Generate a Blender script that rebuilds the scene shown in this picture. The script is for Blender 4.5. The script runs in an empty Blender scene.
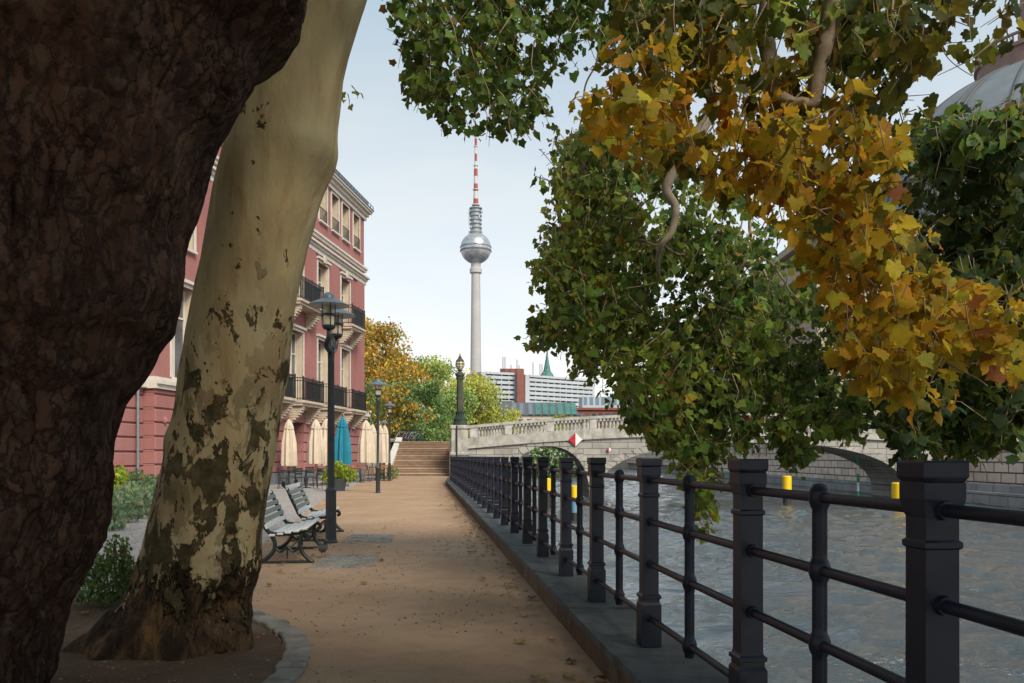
import bpy, math, random
import numpy as np
from mathutils import Vector, noise as mnoise
random.seed(7); RNG = np.random.default_rng(7)
R = math.radians
scene = bpy.context.scene
COL = scene.collection
F, H, HZ = 850.0, 1.36, 456.0

# ---------------------------------------------------------------- measuring helpers
def W(px, py, d):                       # a sight line of the survey at distance d -> world point
    return ((px - 512) / F * d, d, H + (HZ - py) / F * d)
def G(px, py, z=0.0):                   # where that sight line meets height z
    d = (H - z) * F / (py - HZ)
    return ((px - 512) / F * d, d, z)

# ---------------------------------------------------------------- mesh helper
class MB:
    def __init__(s): s.v = []; s.f = []
    def add(s, vs, fs):
        n = len(s.v); s.v += [tuple(p) for p in vs]; s.f += [tuple(i + n for i in f) for f in fs]; return s
    def box(s, c, size, rz=0.0, bev=0.0, taper=1.0):
        hx, hy, hz = size[0] / 2, size[1] / 2, size[2] / 2
        cr, sr = math.cos(rz), math.sin(rz)
        def T(x, y, z): return (c[0] + x * cr - y * sr, c[1] + x * sr + y * cr, c[2] + z)
        b = min(bev, hx * .9, hy * .9, hz * .9)
        if b <= 0:
            vs = [T(x * (taper if z > 0 else 1), y * (taper if z > 0 else 1), z) for z in (-hz, hz) for (x, y) in ((-hx, -hy), (hx, -hy), (hx, hy), (-hx, hy))]
            return s.add(vs, [(3, 2, 1, 0), (4, 5, 6, 7), (0, 1, 5, 4), (1, 2, 6, 5), (2, 3, 7, 6), (3, 0, 4, 7)])
        def ring(ix, iy, z):
            return [T(x, y, z) for (x, y) in ((-ix + b, -iy), (ix - b, -iy), (ix, -iy + b), (ix, iy - b), (ix - b, iy), (-ix + b, iy), (-ix, iy - b), (-ix, -iy + b))]
        vs = ring(hx - b, hy - b, -hz) + ring(hx, hy, -hz + b) + ring(hx, hy, hz - b) + ring(hx - b, hy - b, hz)
        fs = [tuple(range(7, -1, -1)), tuple(range(24, 32))]
        for k in range(3):
            for i in range(8):
                j = (i + 1) % 8; fs.append((k * 8 + i, k * 8 + j, k * 8 + 8 + j, k * 8 + 8 + i))
        return s.add(vs, fs)
    def box2(s, a, b, bev=0.0):
        return s.box([(a[i] + b[i]) / 2 for i in range(3)], [abs(b[i] - a[i]) for i in range(3)], 0, bev)
    def lathe(s, prof, c=(0, 0, 0), seg=16, caps=True, flute=None):
        vs = []; fs = []
        for (r, z) in prof:
            for i in range(seg):
                a = 2 * math.pi * i / seg
                rr = r if flute is None else r * flute(a, z)
                vs.append((c[0] + rr * math.cos(a), c[1] + rr * math.sin(a), c[2] + z))
        for k in range(len(prof) - 1):
            for i in range(seg):
                j = (i + 1) % seg
                fs.append((k * seg + i, k * seg + j, (k + 1) * seg + j, (k + 1) * seg + i))
        if caps:
            fs.append(tuple(range(seg - 1, -1, -1))); m = (len(prof) - 1) * seg
            fs.append(tuple(range(m, m + seg)))
        return s.add(vs, fs)
    def sqlathe(s, prof, c=(0, 0, 0), rz=0.0):      # square section profile (half width, z)
        vs = []; fs = []
        for (r, z) in prof:
            for (x, y) in ((-r, -r), (r, -r), (r, r), (-r, r)):
                vs.append((c[0] + x * math.cos(rz) - y * math.sin(rz), c[1] + x * math.sin(rz) + y * math.cos(rz), c[2] + z))
        for k in range(len(prof) - 1):
            for i in range(4):
                j = (i + 1) % 4; fs.append((k * 4 + i, k * 4 + j, k * 4 + 4 + j, k * 4 + 4 + i))
        m = (len(prof) - 1) * 4
        fs += [(3, 2, 1, 0), (m, m + 1, m + 2, m + 3)]
        return s.add(vs, fs)
    def tube(s, pts, rad, seg=8, caps=True, flat=1.0):
        pts = [Vector(p) for p in pts]; n = len(pts)
        rads = rad if isinstance(rad, (list, tuple)) else [rad] * n
        vs = []; fs = []; up = None
        for i, p in enumerate(pts):
            t = (pts[min(i + 1, n - 1)] - pts[max(i - 1, 0)])
            t = t.normalized() if t.length > 1e-9 else Vector((0, 0, 1))
            if up is None: up = Vector((0, 0, 1)) if abs(t.z) < .9 else Vector((0, 1, 0))
            a = t.cross(up)
            a = a.normalized() if a.length > 1e-6 else t.orthogonal().normalized()
            b = a.cross(t).normalized(); up = b
            for k in range(seg):
                an = 2 * math.pi * k / seg
                vs.append(p + (a * math.cos(an) * flat + b * math.sin(an)) * rads[i])
        for i in range(n - 1):
            for k in range(seg):
                j = (k + 1) % seg
                fs.append((i * seg + k, i * seg + j, (i + 1) * seg + j, (i + 1) * seg + k))
        if caps:
            fs.append(tuple(range(seg - 1, -1, -1))); m = (n - 1) * seg; fs.append(tuple(range(m, m + seg)))
        return s.add(vs, fs)
    def ball(s, c, r, seg=12, rings=8, sc=(1, 1, 1)):
        prof = [(max(1e-4, r * math.sin(math.pi * k / rings)), -r * math.cos(math.pi * k / rings)) for k in range(rings + 1)]
        n = len(s.v); s.lathe(prof, (0, 0, 0), seg)
        s.v[n:] = [(c[0] + x * sc[0], c[1] + y * sc[1], c[2] + z * sc[2]) for (x, y, z) in s.v[n:]]
        return s
    def poly(s, pts): return s.add(pts, [tuple(range(len(pts)))])
    def prism(s, pts, z0, z1):
        n = len(pts)
        vs = [(p[0], p[1], z0) for p in pts] + [(p[0], p[1], z1) for p in pts]
        fs = [tuple(range(n - 1, -1, -1)), tuple(range(n, 2 * n))] + [(i, (i + 1) % n, n + (i + 1) % n, n + i) for i in range(n)]
        return s.add(vs, fs)
    def build(s, name, m, parent=None, smooth=False):
        o0 = Vector((0, 0, 0)); p = parent
        while p is not None: o0 = o0 + p.location; p = p.parent
        me = bpy.data.meshes.new(name)
        me.from_pydata([(x - o0.x, y - o0.y, z - o0.z) for (x, y, z) in s.v], [], s.f)
        if smooth:
            me.shade_smooth() if hasattr(me, 'shade_smooth') else None
            try: me.set_sharp_from_angle(angle=R(42))
            except Exception: pass
        me.materials.append(m)
        o = bpy.data.objects.new(name, me); COL.objects.link(o)
        if parent is not None: o.parent = parent
        return o

def spline(pts, n=8):
    P = [Vector(p) for p in pts]; out = []
    for i in range(len(P) - 1):
        p0, p1, p2, p3 = P[max(i - 1, 0)], P[i], P[i + 1], P[min(i + 2, len(P) - 1)]
        for k in range(n):
            t = k / n
            out.append(.5 * ((2 * p1) + (p2 - p0) * t + (2 * p0 - 5 * p1 + 4 * p2 - p3) * t * t + (3 * p1 - p0 - 3 * p2 + p3) * t ** 3))
    out.append(P[-1]); return out

def thing(name, label, cat, loc=(0, 0, 0), rz=0.0, group=None):
    o = bpy.data.objects.new(name, None); COL.objects.link(o)
    o.empty_display_size = .2; o.location = loc; o.rotation_euler = (0, 0, rz)
    return tag(o, label, cat, group)
def tag(o, label=None, cat=None, group=None, kind=None):
    if label: o['label'] = label
    if cat: o['category'] = cat
    if group: o['group'] = group
    if kind: o['kind'] = kind
    return o
def struct(o): o['kind'] = 'structure'; return o
def copy_tree(o, parent=None):
    c = o.copy(); COL.objects.link(c)
    if parent is not None: c.parent = parent
    for ch in list(o.children): copy_tree(ch, c)
    return c

# ---------------------------------------------------------------- material helper
class NT:
    def __init__(s, name):
        s.m = bpy.data.materials.new(name); s.m.use_nodes = True; s.t = s.m.node_tree; s.t.nodes.clear()
        s.out = s.n('ShaderNodeOutputMaterial')
    def n(s, typ, **kw):
        nd = s.t.nodes.new(typ)
        for k, v in kw.items(): setattr(nd, k, v)
        return nd
    def l(s, a, b): s.t.links.new(a, b)
    def coord(s, sc=(1, 1, 1), rot=(0, 0, 0), loc=(0, 0, 0), src='Object'):
        tc = s.n('ShaderNodeTexCoord'); mp = s.n('ShaderNodeMapping')
        mp.inputs['Scale'].default_value = sc; mp.inputs['Rotation'].default_value = rot; mp.inputs['Location'].default_value = loc
        s.l(tc.outputs[src], mp.inputs['Vector']); return mp.outputs['Vector']
    def noise(s, scale, vec=None, detail=4, rough=.55, dist=0.0):
        nd = s.n('ShaderNodeTexNoise'); nd.inputs['Scale'].default_value = scale; nd.inputs['Detail'].default_value = detail
        nd.inputs['Roughness'].default_value = rough; nd.inputs['Distortion'].default_value = dist
        if vec is not None: s.l(vec, nd.inputs['Vector'])
        return nd.outputs['Fac']
    def ramp(s, fac, stops, interp='LINEAR'):
        nd = s.n('ShaderNodeValToRGB'); cr = nd.color_ramp; cr.interpolation = interp
        while len(cr.elements) < len(stops): cr.elements.new(.5)
        for e, (p, c) in zip(cr.elements, stops):
            e.position = p; e.color = (*c, 1) if len(c) == 3 else c
        s.l(fac, nd.inputs['Fac']); return nd.outputs['Color']
    def mix(s, fac, a, b, typ='MIX'):
        nd = s.n('ShaderNodeMix', data_type='RGBA', blend_type=typ)
        for val, idx in ((fac, 0), (a, 6), (b, 7)):
            if isinstance(val, (int, float)): nd.inputs[idx].default_value = val
            elif isinstance(val, tuple): nd.inputs[idx].default_value = (*val, 1) if len(val) == 3 else val
            else: s.l(val, nd.inputs[idx])
        return nd.outputs[2]
    def math(s, op, a, b=None, c=None):
        nd = s.n('ShaderNodeMath', operation=op)
        for i, v in enumerate((a, b, c)):
            if v is None: continue
            if isinstance(v, (int, float)): nd.inputs[i].default_value = v
            else: s.l(v, nd.inputs[i])
        return nd.outputs[0]
    def step(s, v, lo, hi):
        nd = s.n('ShaderNodeMapRange'); nd.inputs['From Min'].default_value = lo; nd.inputs['From Max'].default_value = hi
        s.l(v, nd.inputs['Value']); return nd.outputs['Result']
    def sep(s, vec):
        nd = s.n('ShaderNodeSeparateXYZ'); s.l(vec, nd.inputs[0]); return nd.outputs
    def comb(s, x, y, z):
        nd = s.n('ShaderNodeCombineXYZ')
        for i, v in enumerate((x, y, z)):
            if isinstance(v, (int, float)): nd.inputs[i].default_value = v
            else: s.l(v, nd.inputs[i])
        return nd.outputs[0]
    def bump(s, h, strength=.5, dist=.02, prev=None):
        nd = s.n('ShaderNodeBump'); nd.inputs['Strength'].default_value = strength; nd.inputs['Distance'].default_value = dist
        s.l(h, nd.inputs['Height'])
        if prev is not None: s.l(prev, nd.inputs['Normal'])
        return nd.outputs['Normal']
    def bsdf(s, col, rough=.7, metal=0.0, spec=.4, normal=None, **kw):
        p = s.n('ShaderNodeBsdfPrincipled')
        def setin(k, v):
            if isinstance(v, (int, float)): p.inputs[k].default_value = v
            elif isinstance(v, tuple): p.inputs[k].default_value = (*v, 1) if len(v) == 3 else v
            else: s.l(v, p.inputs[k])
        setin('Base Color', col); setin('Roughness', rough); setin('Metallic', metal); setin('Specular IOR Level', spec)
        for k, v in kw.items(): setin(k, v)
        if normal is not None: s.l(normal, p.inputs['Normal'])
        return p.outputs[0]
    def done(s, sh): s.l(sh, s.out.inputs['Surface']); return s.m

def plain(name, c, rough=.6, metal=0.0, var=.25, scale=6.0, bump=.15, spec=.4, bscale=40.0, bd=.004, src='Object'):
    t = NT(name); v = t.coord(src=src)
    a = tuple(x * (1 - var) for x in c); b = tuple(min(1, x * (1 + var)) for x in c)
    col = t.ramp(t.noise(scale, v, 5, .6), [(.3, a), (.7, b)])
    nb = t.bump(t.noise(bscale, v, 4), bump, bd) if bump else None
    return t.done(t.bsdf(col, rough, metal, spec, nb))

M = {}
M['iron'] = plain('railing_paint', (.0085, .0125, .0250), .42, 0, .35, 9, .35, .28, 90, .002)
M['lamp_metal'] = plain('lamp_paint', (.030, .036, .042), .45, 0, .2, 8, .15)
M['shade_metal'] = plain('lamp_shade_paint', (.10, .13, .16), .4, 0, .2, 5, .1)
M['bench_white'] = plain('bench_paint', (.62, .64, .63), .38, 0, .12, 14, .2)
M['bench_grey'] = plain('bench_slat_grey', (.16, .20, .19), .45, 0, .2, 14, .2)  # grey-green tone of the middle back slats
M['bench_iron'] = plain('bench_iron', (.012, .020, .018), .4, 0, .2, 20, .2)
M['canvas'] = plain('parasol_canvas', (.56, .475, .375), .9, 0, .10, 3, .2)
M['canvas_teal'] = plain('teal_canvas', (.012, .17, .25), .85, 0, .15, 3, .2)
M['wood'] = plain('table_wood', (.28, .13, .06), .55, 0, .3, 9, .2)
M['dark_metal'] = plain('chair_metal', (.035, .037, .04), .4, .4, .2, 20, .1)
M['steel_grey'] = plain('grey_plastic', (.07, .075, .08), .5)
M['lantern_glass'] = plain('lantern_glass', (.55, .50, .36), .15, 0, .1, 3, 0, .6)
M['lamp_under'] = plain('lamp_reflector', (.55, .56, .54), .5)
M['white_trim'] = plain('white_trim', (.56, .52, .47), .7, 0, .12, 3, .15)
M['stone_trim'] = plain('sandstone_trim', (.46, .39, .31), .8, 0, .2, 3, .25)
M['curtain'] = plain('curtain_reveal', (.50, .42, .31), .8, 0, .12, 2, .1)
M['zinc'] = plain('zinc_pipe', (.25, .28, .32), .4, .6, .15, 4, .1)
M['roof_slate'] = plain('slate', (.09, .10, .12), .55, 0, .25, 4, .2)
M['red_brick'] = plain('brown_red_panel', (.235, .088, .066), .8, 0, .2, .3, .1)
M['panel_white'] = plain('facade_panel', (.42, .46, .50), .7, 0, .08, .2, 0)
M['far_window'] = plain('far_window', (.13, .18, .24), .25, 0, .3, .3, 0)
M['panel_blue'] = plain('blue_panel', (.17, .25, .33), .6, 0, .15, .2, 0)
M['concrete'] = plain('tower_concrete', (.38, .38, .385), .8, 0, .08, .08, 0)
M['copper'] = plain('copper_green', (.06, .17, .15), .6, 0, .25, .6, .1)
M['cream_wall'] = plain('cream_wall', (.50, .44, .36), .8, 0, .12, .5, .1)
M['pile_yellow'] = plain('yellow_paint', (.80, .52, .01), .45, 0, .1, 4, .1)
M['pile_dark'] = plain('wet_timber', (.03, .028, .025), .5, 0, .3, 6, .3)
M['sign_white'] = plain('sign_white', (.72, .73, .74), .4, 0, .06, 4, 0)
M['sign_red'] = plain('sign_red', (.42, .02, .03), .4, 0, .08, 4, 0)
M['sign_green'] = plain('marker_green', (.02, .28, .14), .45, 0, .1, 4, 0)
M['sign_blue'] = plain('pile_blue', (.12, .25, .36), .45, 0, .1, 4, 0)
M['gold'] = plain('gilding', (.55, .36, .08), .3, .8, .1, 4, 0)
M['tyre'] = plain('rubber', (.02, .02, .02), .8)
M['soil_pot'] = plain('planter_pot', (.035, .038, .042), .6, 0, .2, 6, .2)
M['dirt_dark'] = plain('garden_soil', (.075, .052, .036), .95, 0, .4, 5, .8, .2, 60, .02)
M['street'] = plain('street_asphalt', (.10, .10, .10), .9, 0, .2, .5, .3)

def glass_mat(name, c=(.05, .065, .08), rough=.08):
    t = NT(name); v = t.coord()
    col = t.ramp(t.noise(.9, v, 3), [(.35, tuple(x * .5 for x in c)), (.7, tuple(x * 1.8 for x in c))])
    return t.done(t.bsdf(col, rough, 0, .8))
M['glass'] = glass_mat('window_glass')

def pink_mat():
    t = NT('pink_render'); v = t.coord()
    big = t.noise(.35, v, 6, .6); fine = t.noise(3.5, v, 5, .6)
    col = t.ramp(big, [(.3, (.285, .125, .118)), (.7, (.35, .168, .156))])
    col = t.mix(t.math('MULTIPLY', t.step(fine, .45, .8), .3), col, (.30, .10, .10))
    streak = t.noise(1.6, t.coord((3.0, 3.0, .12)), 4, .6)
    col = t.mix(t.math('MULTIPLY', t.step(streak, .52, .75), .28), col, (.25, .10, .095))
    return t.done(t.bsdf(col, .9, 0, .2, t.bump(t.noise(25, v, 4), .3, .006)))
M['pink'] = pink_mat()

def block_mat(name, c1, c2, mortar, bw, bh, axis='x', msize=.02, dirt=(.10, .095, .085), dirt_amt=.5, rough=.85):
    t = NT(name); v = t.coord(); s = t.sep(v)
    vec = t.comb(s[0] if axis == 'x' else s[1], s[2], 0.0)
    b = t.n('ShaderNodeTexBrick'); t.l(vec, b.inputs['Vector'])
    b.inputs['Color1'].default_value = (*c1, 1); b.inputs['Color2'].default_value = (*c2, 1); b.inputs['Mortar'].default_value = (*mortar, 1)
    b.inputs['Scale'].default_value = 1.0; b.inputs['Brick Width'].default_value = bw; b.inputs['Row Height'].default_value = bh
    b.inputs['Mortar Size'].default_value = msize; b.inputs['Mortar Smooth'].default_value = .2; b.inputs['Bias'].default_value = 0
    n1 = t.noise(.8, v, 6, .65); n2 = t.noise(9, v, 5, .6)
    col = t.mix(t.math('MULTIPLY', t.step(n1, .45, .75), dirt_amt), b.outputs['Color'], dirt)
    col = t.mix(t.math('MULTIPLY', n2, .25), col, dirt)
    nb = t.bump(n2, .4, .02); inv = t.math('SUBTRACT', 1.0, b.outputs['Fac'])
    nb = t.bump(inv, .8, .03, nb)
    return t.done(t.bsdf(col, rough, 0, .25, nb))
M['bridge_stone'] = block_mat('bridge_limestone', (.44, .42, .38), (.34, .33, .31), (.14, .13, .12), 1.2, .42)
M['quay_stone'] = block_mat('quay_blocks', (.80, .63, .52), (.68, .53, .44), (.10, .09, .085), 1.5, .62, 'y', .05)
M['quay_dark'] = block_mat('wet_quay_blocks', (.16, .16, .16), (.11, .11, .115), (.04, .04, .04), 1.8, .6, 'y', .03)
M['quay_mid'] = block_mat('grey_quay_blocks', (.34, .34, .34), (.26, .26, .265), (.10, .10, .10), 1.8, .6, 'y', .03)
M['quay_face'] = block_mat('abutment_blocks', (.46, .44, .40), (.36, .35, .33), (.15, .14, .13), 1.1, .5, 'x', .03)
M['church_stone'] = block_mat('church_stone', (.44, .36, .28), (.36, .30, .24), (.22, .18, .15), 2.2, .9, 'x', .03, (.16, .13, .11), .4)
M['step_stone'] = plain('step_stone', (.22, .145, .095), .85, 0, .22, 2.5, .3)
M['step_tread'] = plain('step_tread', (.27, .19, .125), .85, 0, .25, 3, .3)
M['step_nose'] = plain('step_nosing', (.50, .42, .34), .85, 0, .15, 4, .2)
M['granite'] = None

def weathered_stone(name, c, dark, moss, sc=1.6):
    t = NT(name); v = t.coord()
    col = t.ramp(t.noise(sc, v, 7, .65), [(.3, tuple(x * .7 for x in c)), (.68, tuple(x * 1.15 for x in c))])
    col = t.mix(t.math('MULTIPLY', t.step(t.noise(sc * 1.7, t.coord((1, 1, .35), loc=(5, 2, 1)), 6, .65), .47, .66), .75), col, dark)
    col = t.mix(t.math('MULTIPLY', t.step(t.noise(sc * .9, t.coord(loc=(9, 4, 3)), 6, .6), .56, .72), .5), col, moss)
    return t.done(t.bsdf(col, .88, 0, .25, t.bump(t.noise(14, v, 6), .5, .015)))
M['parapet_stone'] = weathered_stone('parapet_stone', (.42, .41, .375), (.17, .165, .15), (.32, .30, .20))
M['pedestal_stone'] = weathered_stone('pedestal_stone', (.50, .49, .47), (.26, .25, .235), (.36, .33, .25))
M['granite'] = weathered_stone('kerb_granite', (.095, .105, .11), (.045, .046, .048), (.06, .068, .058), 2.2)
M['kerb_side'] = weathered_stone('kerb_face', (.12, .088, .06), (.04, .03, .022), (.15, .09, .045), 2.6)
M['paver'] = weathered_stone('border_paver', (.25, .235, .21), (.11, .10, .085), (.17, .15, .11), 3)

def path_mat():
    t = NT('gravel_path'); v = t.coord()
    big = t.noise(.55, v, 6, .6); mid = t.noise(4.5, v, 6, .65); fine = t.noise(70, v, 5, .7); grit = t.noise(230, v, 3, .7)
    col = t.ramp(big, [(.3, (.31, .200, .122)), (.7, (.445, .305, .20))])
    col = t.mix(t.math('MULTIPLY', t.step(mid, .45, .75), .45), col, (.185, .125, .085))
    col = t.mix(t.math('MULTIPLY', t.step(fine, .50, .68), .6), col, (.46, .35, .25))
    col = t.mix(t.math('MULTIPLY', t.step(grit, .52, .70), .6), col, (.11, .068, .045))
    # trodden streaks along the walking direction
    st = t.noise(1.0, t.coord((2.4, .25, 1)), 5, .6)
    col = t.mix(t.math('MULTIPLY', t.step(st, .5, .72), .3), col, (.40, .30, .21))
    nb = t.bump(t.noise(5, v, 6, .6), .35, .03); nb = t.bump(fine, .5, .012, nb); nb = t.bump(grit, .4, .006, nb)
    return t.done(t.bsdf(col, .95, 0, .15, nb))
M['path'] = path_mat()

def soil_mat():
    t = NT('tree_bed_soil'); v = t.coord()
    col = t.ramp(t.noise(1.3, v, 7, .65), [(.3, (.075, .048, .031)), (.7, (.15, .10, .068))])
    g = t.noise(55, v, 5, .7)
    col = t.mix(t.math('MULTIPLY', t.step(g, .5, .75), .6), col, (.26, .19, .13))
    return t.done(t.bsdf(col, .95, 0, .15, t.bump(g, .6, .015, t.bump(t.noise(5, v, 6), .5, .05))))
M['soil'] = soil_mat()

def cobble_mat(name, c1, c2, mortar, sc):
    t = NT(name); v = t.coord((sc, sc, sc), (0, 0, .08))
    vo = t.n('ShaderNodeTexVoronoi', feature='DISTANCE_TO_EDGE'); t.l(v, vo.inputs['Vector']); vo.inputs['Scale'].default_value = 1.0; vo.inputs['Randomness'].default_value = .55
    vc = t.n('ShaderNodeTexVoronoi'); t.l(v, vc.inputs['Vector']); vc.inputs['Scale'].default_value = 1.0; vc.inputs['Randomness'].default_value = .55
    stone = t.ramp(t.sep(vc.outputs['Color'])[0], [(0, c1), (1, c2)])
    big = t.noise(.35, t.coord(), 5)
    edge = t.step(vo.outputs['Distance'], .03, .10)
    col = t.mix(edge, mortar, stone)
    col = t.mix(t.math('MULTIPLY', t.step(big, .45, .7), .35), col, tuple(x * .6 for x in c1))
    return t.done(t.bsdf(col, .8, 0, .3, t.bump(edge, .6, .015)))
M['plaza'] = cobble_mat('plaza_setts', (.30, .29, .28), (.40, .385, .37), (.20, .18, .16), 7.0)

def water_mat():
    t = NT('river_water'); v = t.coord()
    b = t.noise(3.2, t.coord((.6, 1.6, 1), (0, 0, .35)), 4, .55, .4)
    c = t.noise(9.0, t.coord((.7, 1.5, 1), (0, 0, .1)), 4, .6, .3)
    patch = t.step(t.noise(.22, t.coord((.45, 1.3, 1), (0, 0, -.25)), 4, .6), .40, .62)      # gusts roughen some stretches
    nb = t.bump(b, .8, .05)
    nb = t.bump(t.math('MULTIPLY', c, t.math('ADD', t.math('MULTIPLY', patch, 1.0), .2)), 1.0, .05, nb)
    col = t.ramp(t.noise(.1, v, 4), [(.35, (.022, .032, .036)), (.7, (.036, .046, .048))])
    return t.done(t.bsdf(col, .045, 0, .7, nb, IOR=1.62))
M['water'] = water_mat()

def bark_dark():
    t = NT('rough_plane_bark'); v0 = t.coord()
    wob = t.n('ShaderNodeTexNoise'); wob.inputs['Scale'].default_value = 4.5; wob.inputs['Detail'].default_value = 7; wob.inputs['Roughness'].default_value = .65; t.l(v0, wob.inputs['Vector'])
    vm = t.n('ShaderNodeVectorMath', operation='SCALE'); t.l(wob.outputs['Color'], vm.inputs[0]); vm.inputs['Scale'].default_value = .26
    va = t.n('ShaderNodeVectorMath', operation='ADD'); t.l(v0, va.inputs[0]); t.l(vm.outputs[0], va.inputs[1])
    def cells(sc, feat):
        mp = t.n('ShaderNodeMapping'); mp.inputs['Scale'].default_value = sc; t.l(va.outputs[0], mp.inputs['Vector'])
        vo = t.n('ShaderNodeTexVoronoi', feature=feat); t.l(mp.outputs[0], vo.inputs['Vector']); vo.inputs['Scale'].default_value = 1; return vo
    ed = cells((17, 17, 5.5), 'DISTANCE_TO_EDGE').outputs['Distance']; tone = t.sep(cells((17, 17, 5.5), 'F1').outputs['Color'])[0]
    msk = t.step(t.noise(2.4, t.coord((1, 1, .7), loc=(2, 6, 1)), 6, .65), .34, .52)      # flakes only crack apart in places
    crack = t.math('MULTIPLY', t.math('SUBTRACT', 1.0, t.step(ed, .0, .13)), msk)
    col = t.ramp(tone, [(0, (.042, .021, .015)), (.5, (.066, .035, .024)), (1, (.098, .056, .040))])
    col = t.mix(t.math('MULTIPLY', t.step(t.noise(1.7, v0, 7, .7), .42, .64), .65), col, (.024, .016, .013))
    col = t.mix(t.math('MULTIPLY', t.step(t.noise(2.6, t.coord(loc=(3, 1, 7)), 7, .65), .57, .70), .45), col, (.10, .052, .026))
    col = t.mix(t.math('MULTIPLY', t.step(t.noise(13, t.coord((1, 1, .5), loc=(8, 1, 2)), 7, .7), .50, .62), .6), col, (.105, .075, .058))
    col = t.mix(t.math('MULTIPLY', crack, .85), col, (.014, .008, .006))
    ridg = t.noise(11, t.coord((1, 1, .42)), 8, .68, .6)
    nb = t.bump(ridg, .7, .028); nb = t.bump(t.math('SUBTRACT', 1.0, crack), .5, .022, nb); nb = t.bump(t.noise(46, t.coord((1, 1, .6)), 5, .65), .5, .008, nb)
    return t.done(t.bsdf(col, .9, 0, .15, nb))
M['bark_dark'] = bark_dark()

def bark_plane():
    t = NT('mottled_plane_bark'); v = t.coord(); s = t.sep(v); z = s[2]
    soft = t.noise(1.5, t.coord((1, 1, .45)), 5, .55)
    col = t.ramp(soft, [(.25, (.29, .23, .12)), (.5, (.40, .325, .175)), (.75, (.47, .395, .235))])
    stk = t.noise(5.5, t.coord((1, 1, .22), loc=(2, 2, 9)), 7, .65)
    col = t.mix(t.math('MULTIPLY', t.step(stk, .49, .63), .6), col, (.27, .165, .075))
    stk2 = t.noise(4.0, t.coord((1, 1, .35), loc=(6, 1, 3)), 7, .65)
    col = t.mix(t.math('MULTIPLY', t.step(stk2, .52, .64), .4), col, (.46, .41, .29))
    grn = t.noise(1.1, t.coord((1, 1, .5), loc=(4, 8, 2)), 5, .6)
    col = t.mix(t.math('MULTIPLY', t.step(grn, .48, .68), .55), col, (.22, .215, .14))
    org = t.noise(2.2, t.coord(loc=(1, 3, 5)), 5, .6)
    low = t.math('ADD', t.math('MULTIPLY', t.step(z, 2.1, .7), .7), t.math('MULTIPLY', t.step(s[0], -1.75, -2.2), .9))
    col = t.mix(t.math('MULTIPLY', t.math('MULTIPLY', t.step(org, .50, .60), low), .7), col, (.33, .185, .075))
    # flaking plates: crisp-edged, thick on the lower bole, rare above
    nz = t.noise(5.4, t.coord((1, 1, .62), loc=(2.3, 0, .4)), 9, .68, .35)
    thr = t.ramp(t.step(z, 0.0, 4.0), [(0, (.42,) * 3), (.12, (.46,) * 3), (.2, (.50,) * 3), (.36, (.528,) * 3), (.5, (.565,) * 3), (.62, (.602,) * 3), (.8, (.652,) * 3), (1, (.672,) * 3)])
    d = t.math('SUBTRACT', nz, thr)
    pl = t.step(d, .0, .008)
    nz2 = t.noise(9.5, t.coord((1, 1, .5), loc=(7, 7, 7)), 5, .6)
    sm = t.math('MULTIPLY', t.step(nz2, .635, .645), t.step(z, 3.1, 2.0))
    plate = t.math('MAXIMUM', pl, sm)
    pcol = t.ramp(t.noise(9, v, 7, .66), [(.34, (.036, .031, .015)), (.5, (.075, .062, .029)), (.66, (.135, .098, .055))])
    rim = t.step(d, -.03, .0)
    tanm = t.math('MULTIPLY', t.step(t.noise(3.4, t.coord((1, 1, .55), loc=(9, 3, 2)), 9, .68, .3), .535, .548), t.step(z, 2.9, 1.9))
    col = t.mix(t.math('MULTIPLY', tanm, .75), col, (.215, .155, .082))
    olv = t.math('MULTIPLY', t.step(t.noise(4.6, t.coord((1, 1, .55), loc=(1, 8, 6)), 9, .68, .3), .565, .578), t.step(z, 2.6, 1.7))
    col = t.mix(t.math('MULTIPLY', olv, .7), col, (.155, .140, .075))
    col = t.mix(t.math('MULTIPLY', rim, .35), col, (.27, .18, .095))
    col = t.mix(plate, col, pcol)
    # old rough bark at the foot, ragged upper edge
    rg = t.math('ADD', z, t.math('MULTIPLY', t.math('SUBTRACT', t.noise(4.6, t.coord((1, 1, .5)), 10, .72), .5), 2.6))
    foot = t.step(rg, .50, .44)
    fcol = t.ramp(t.noise(7, t.coord((1, 1, .35)), 9, .72), [(.32, (.018, .012, .009)), (.47, (.056, .037, .023)), (.56, (.12, .075, .042)), (.66, (.24, .14, .06))])
    col = t.mix(foot, col, fcol)
    nb = t.bump(t.math('ADD', plate, foot), .55, .02)
    fib = t.noise(24, t.coord((1, 1, .28)), 7, .68)
    nb = t.bump(t.math('MULTIPLY', fib, t.math('ADD', t.math('MULTIPLY', foot, 2.5), t.math('ADD', plate, .55))), .7, .02, nb)
    nb = t.bump(t.noise(4, t.coord((1, 1, .6)), 5), .35, .05, nb)
    return t.done(t.bsdf(col, .85, 0, .12, nb))
M['bark_plane'] = bark_plane()
M['bark_limb'] = plain('limb_bark', (.22, .17, .12), .8, 0, .45, 5, .5, .2, 30, .01)
M['limb_pale'] = plain('pale_limb_bark', (.34, .29, .22), .75, 0, .3, 6, .4, .2, 30, .008)
M['bark_far'] = plain('far_trunk_bark', (.10, .075, .055), .9, 0, .3, 3, .4)

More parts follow.
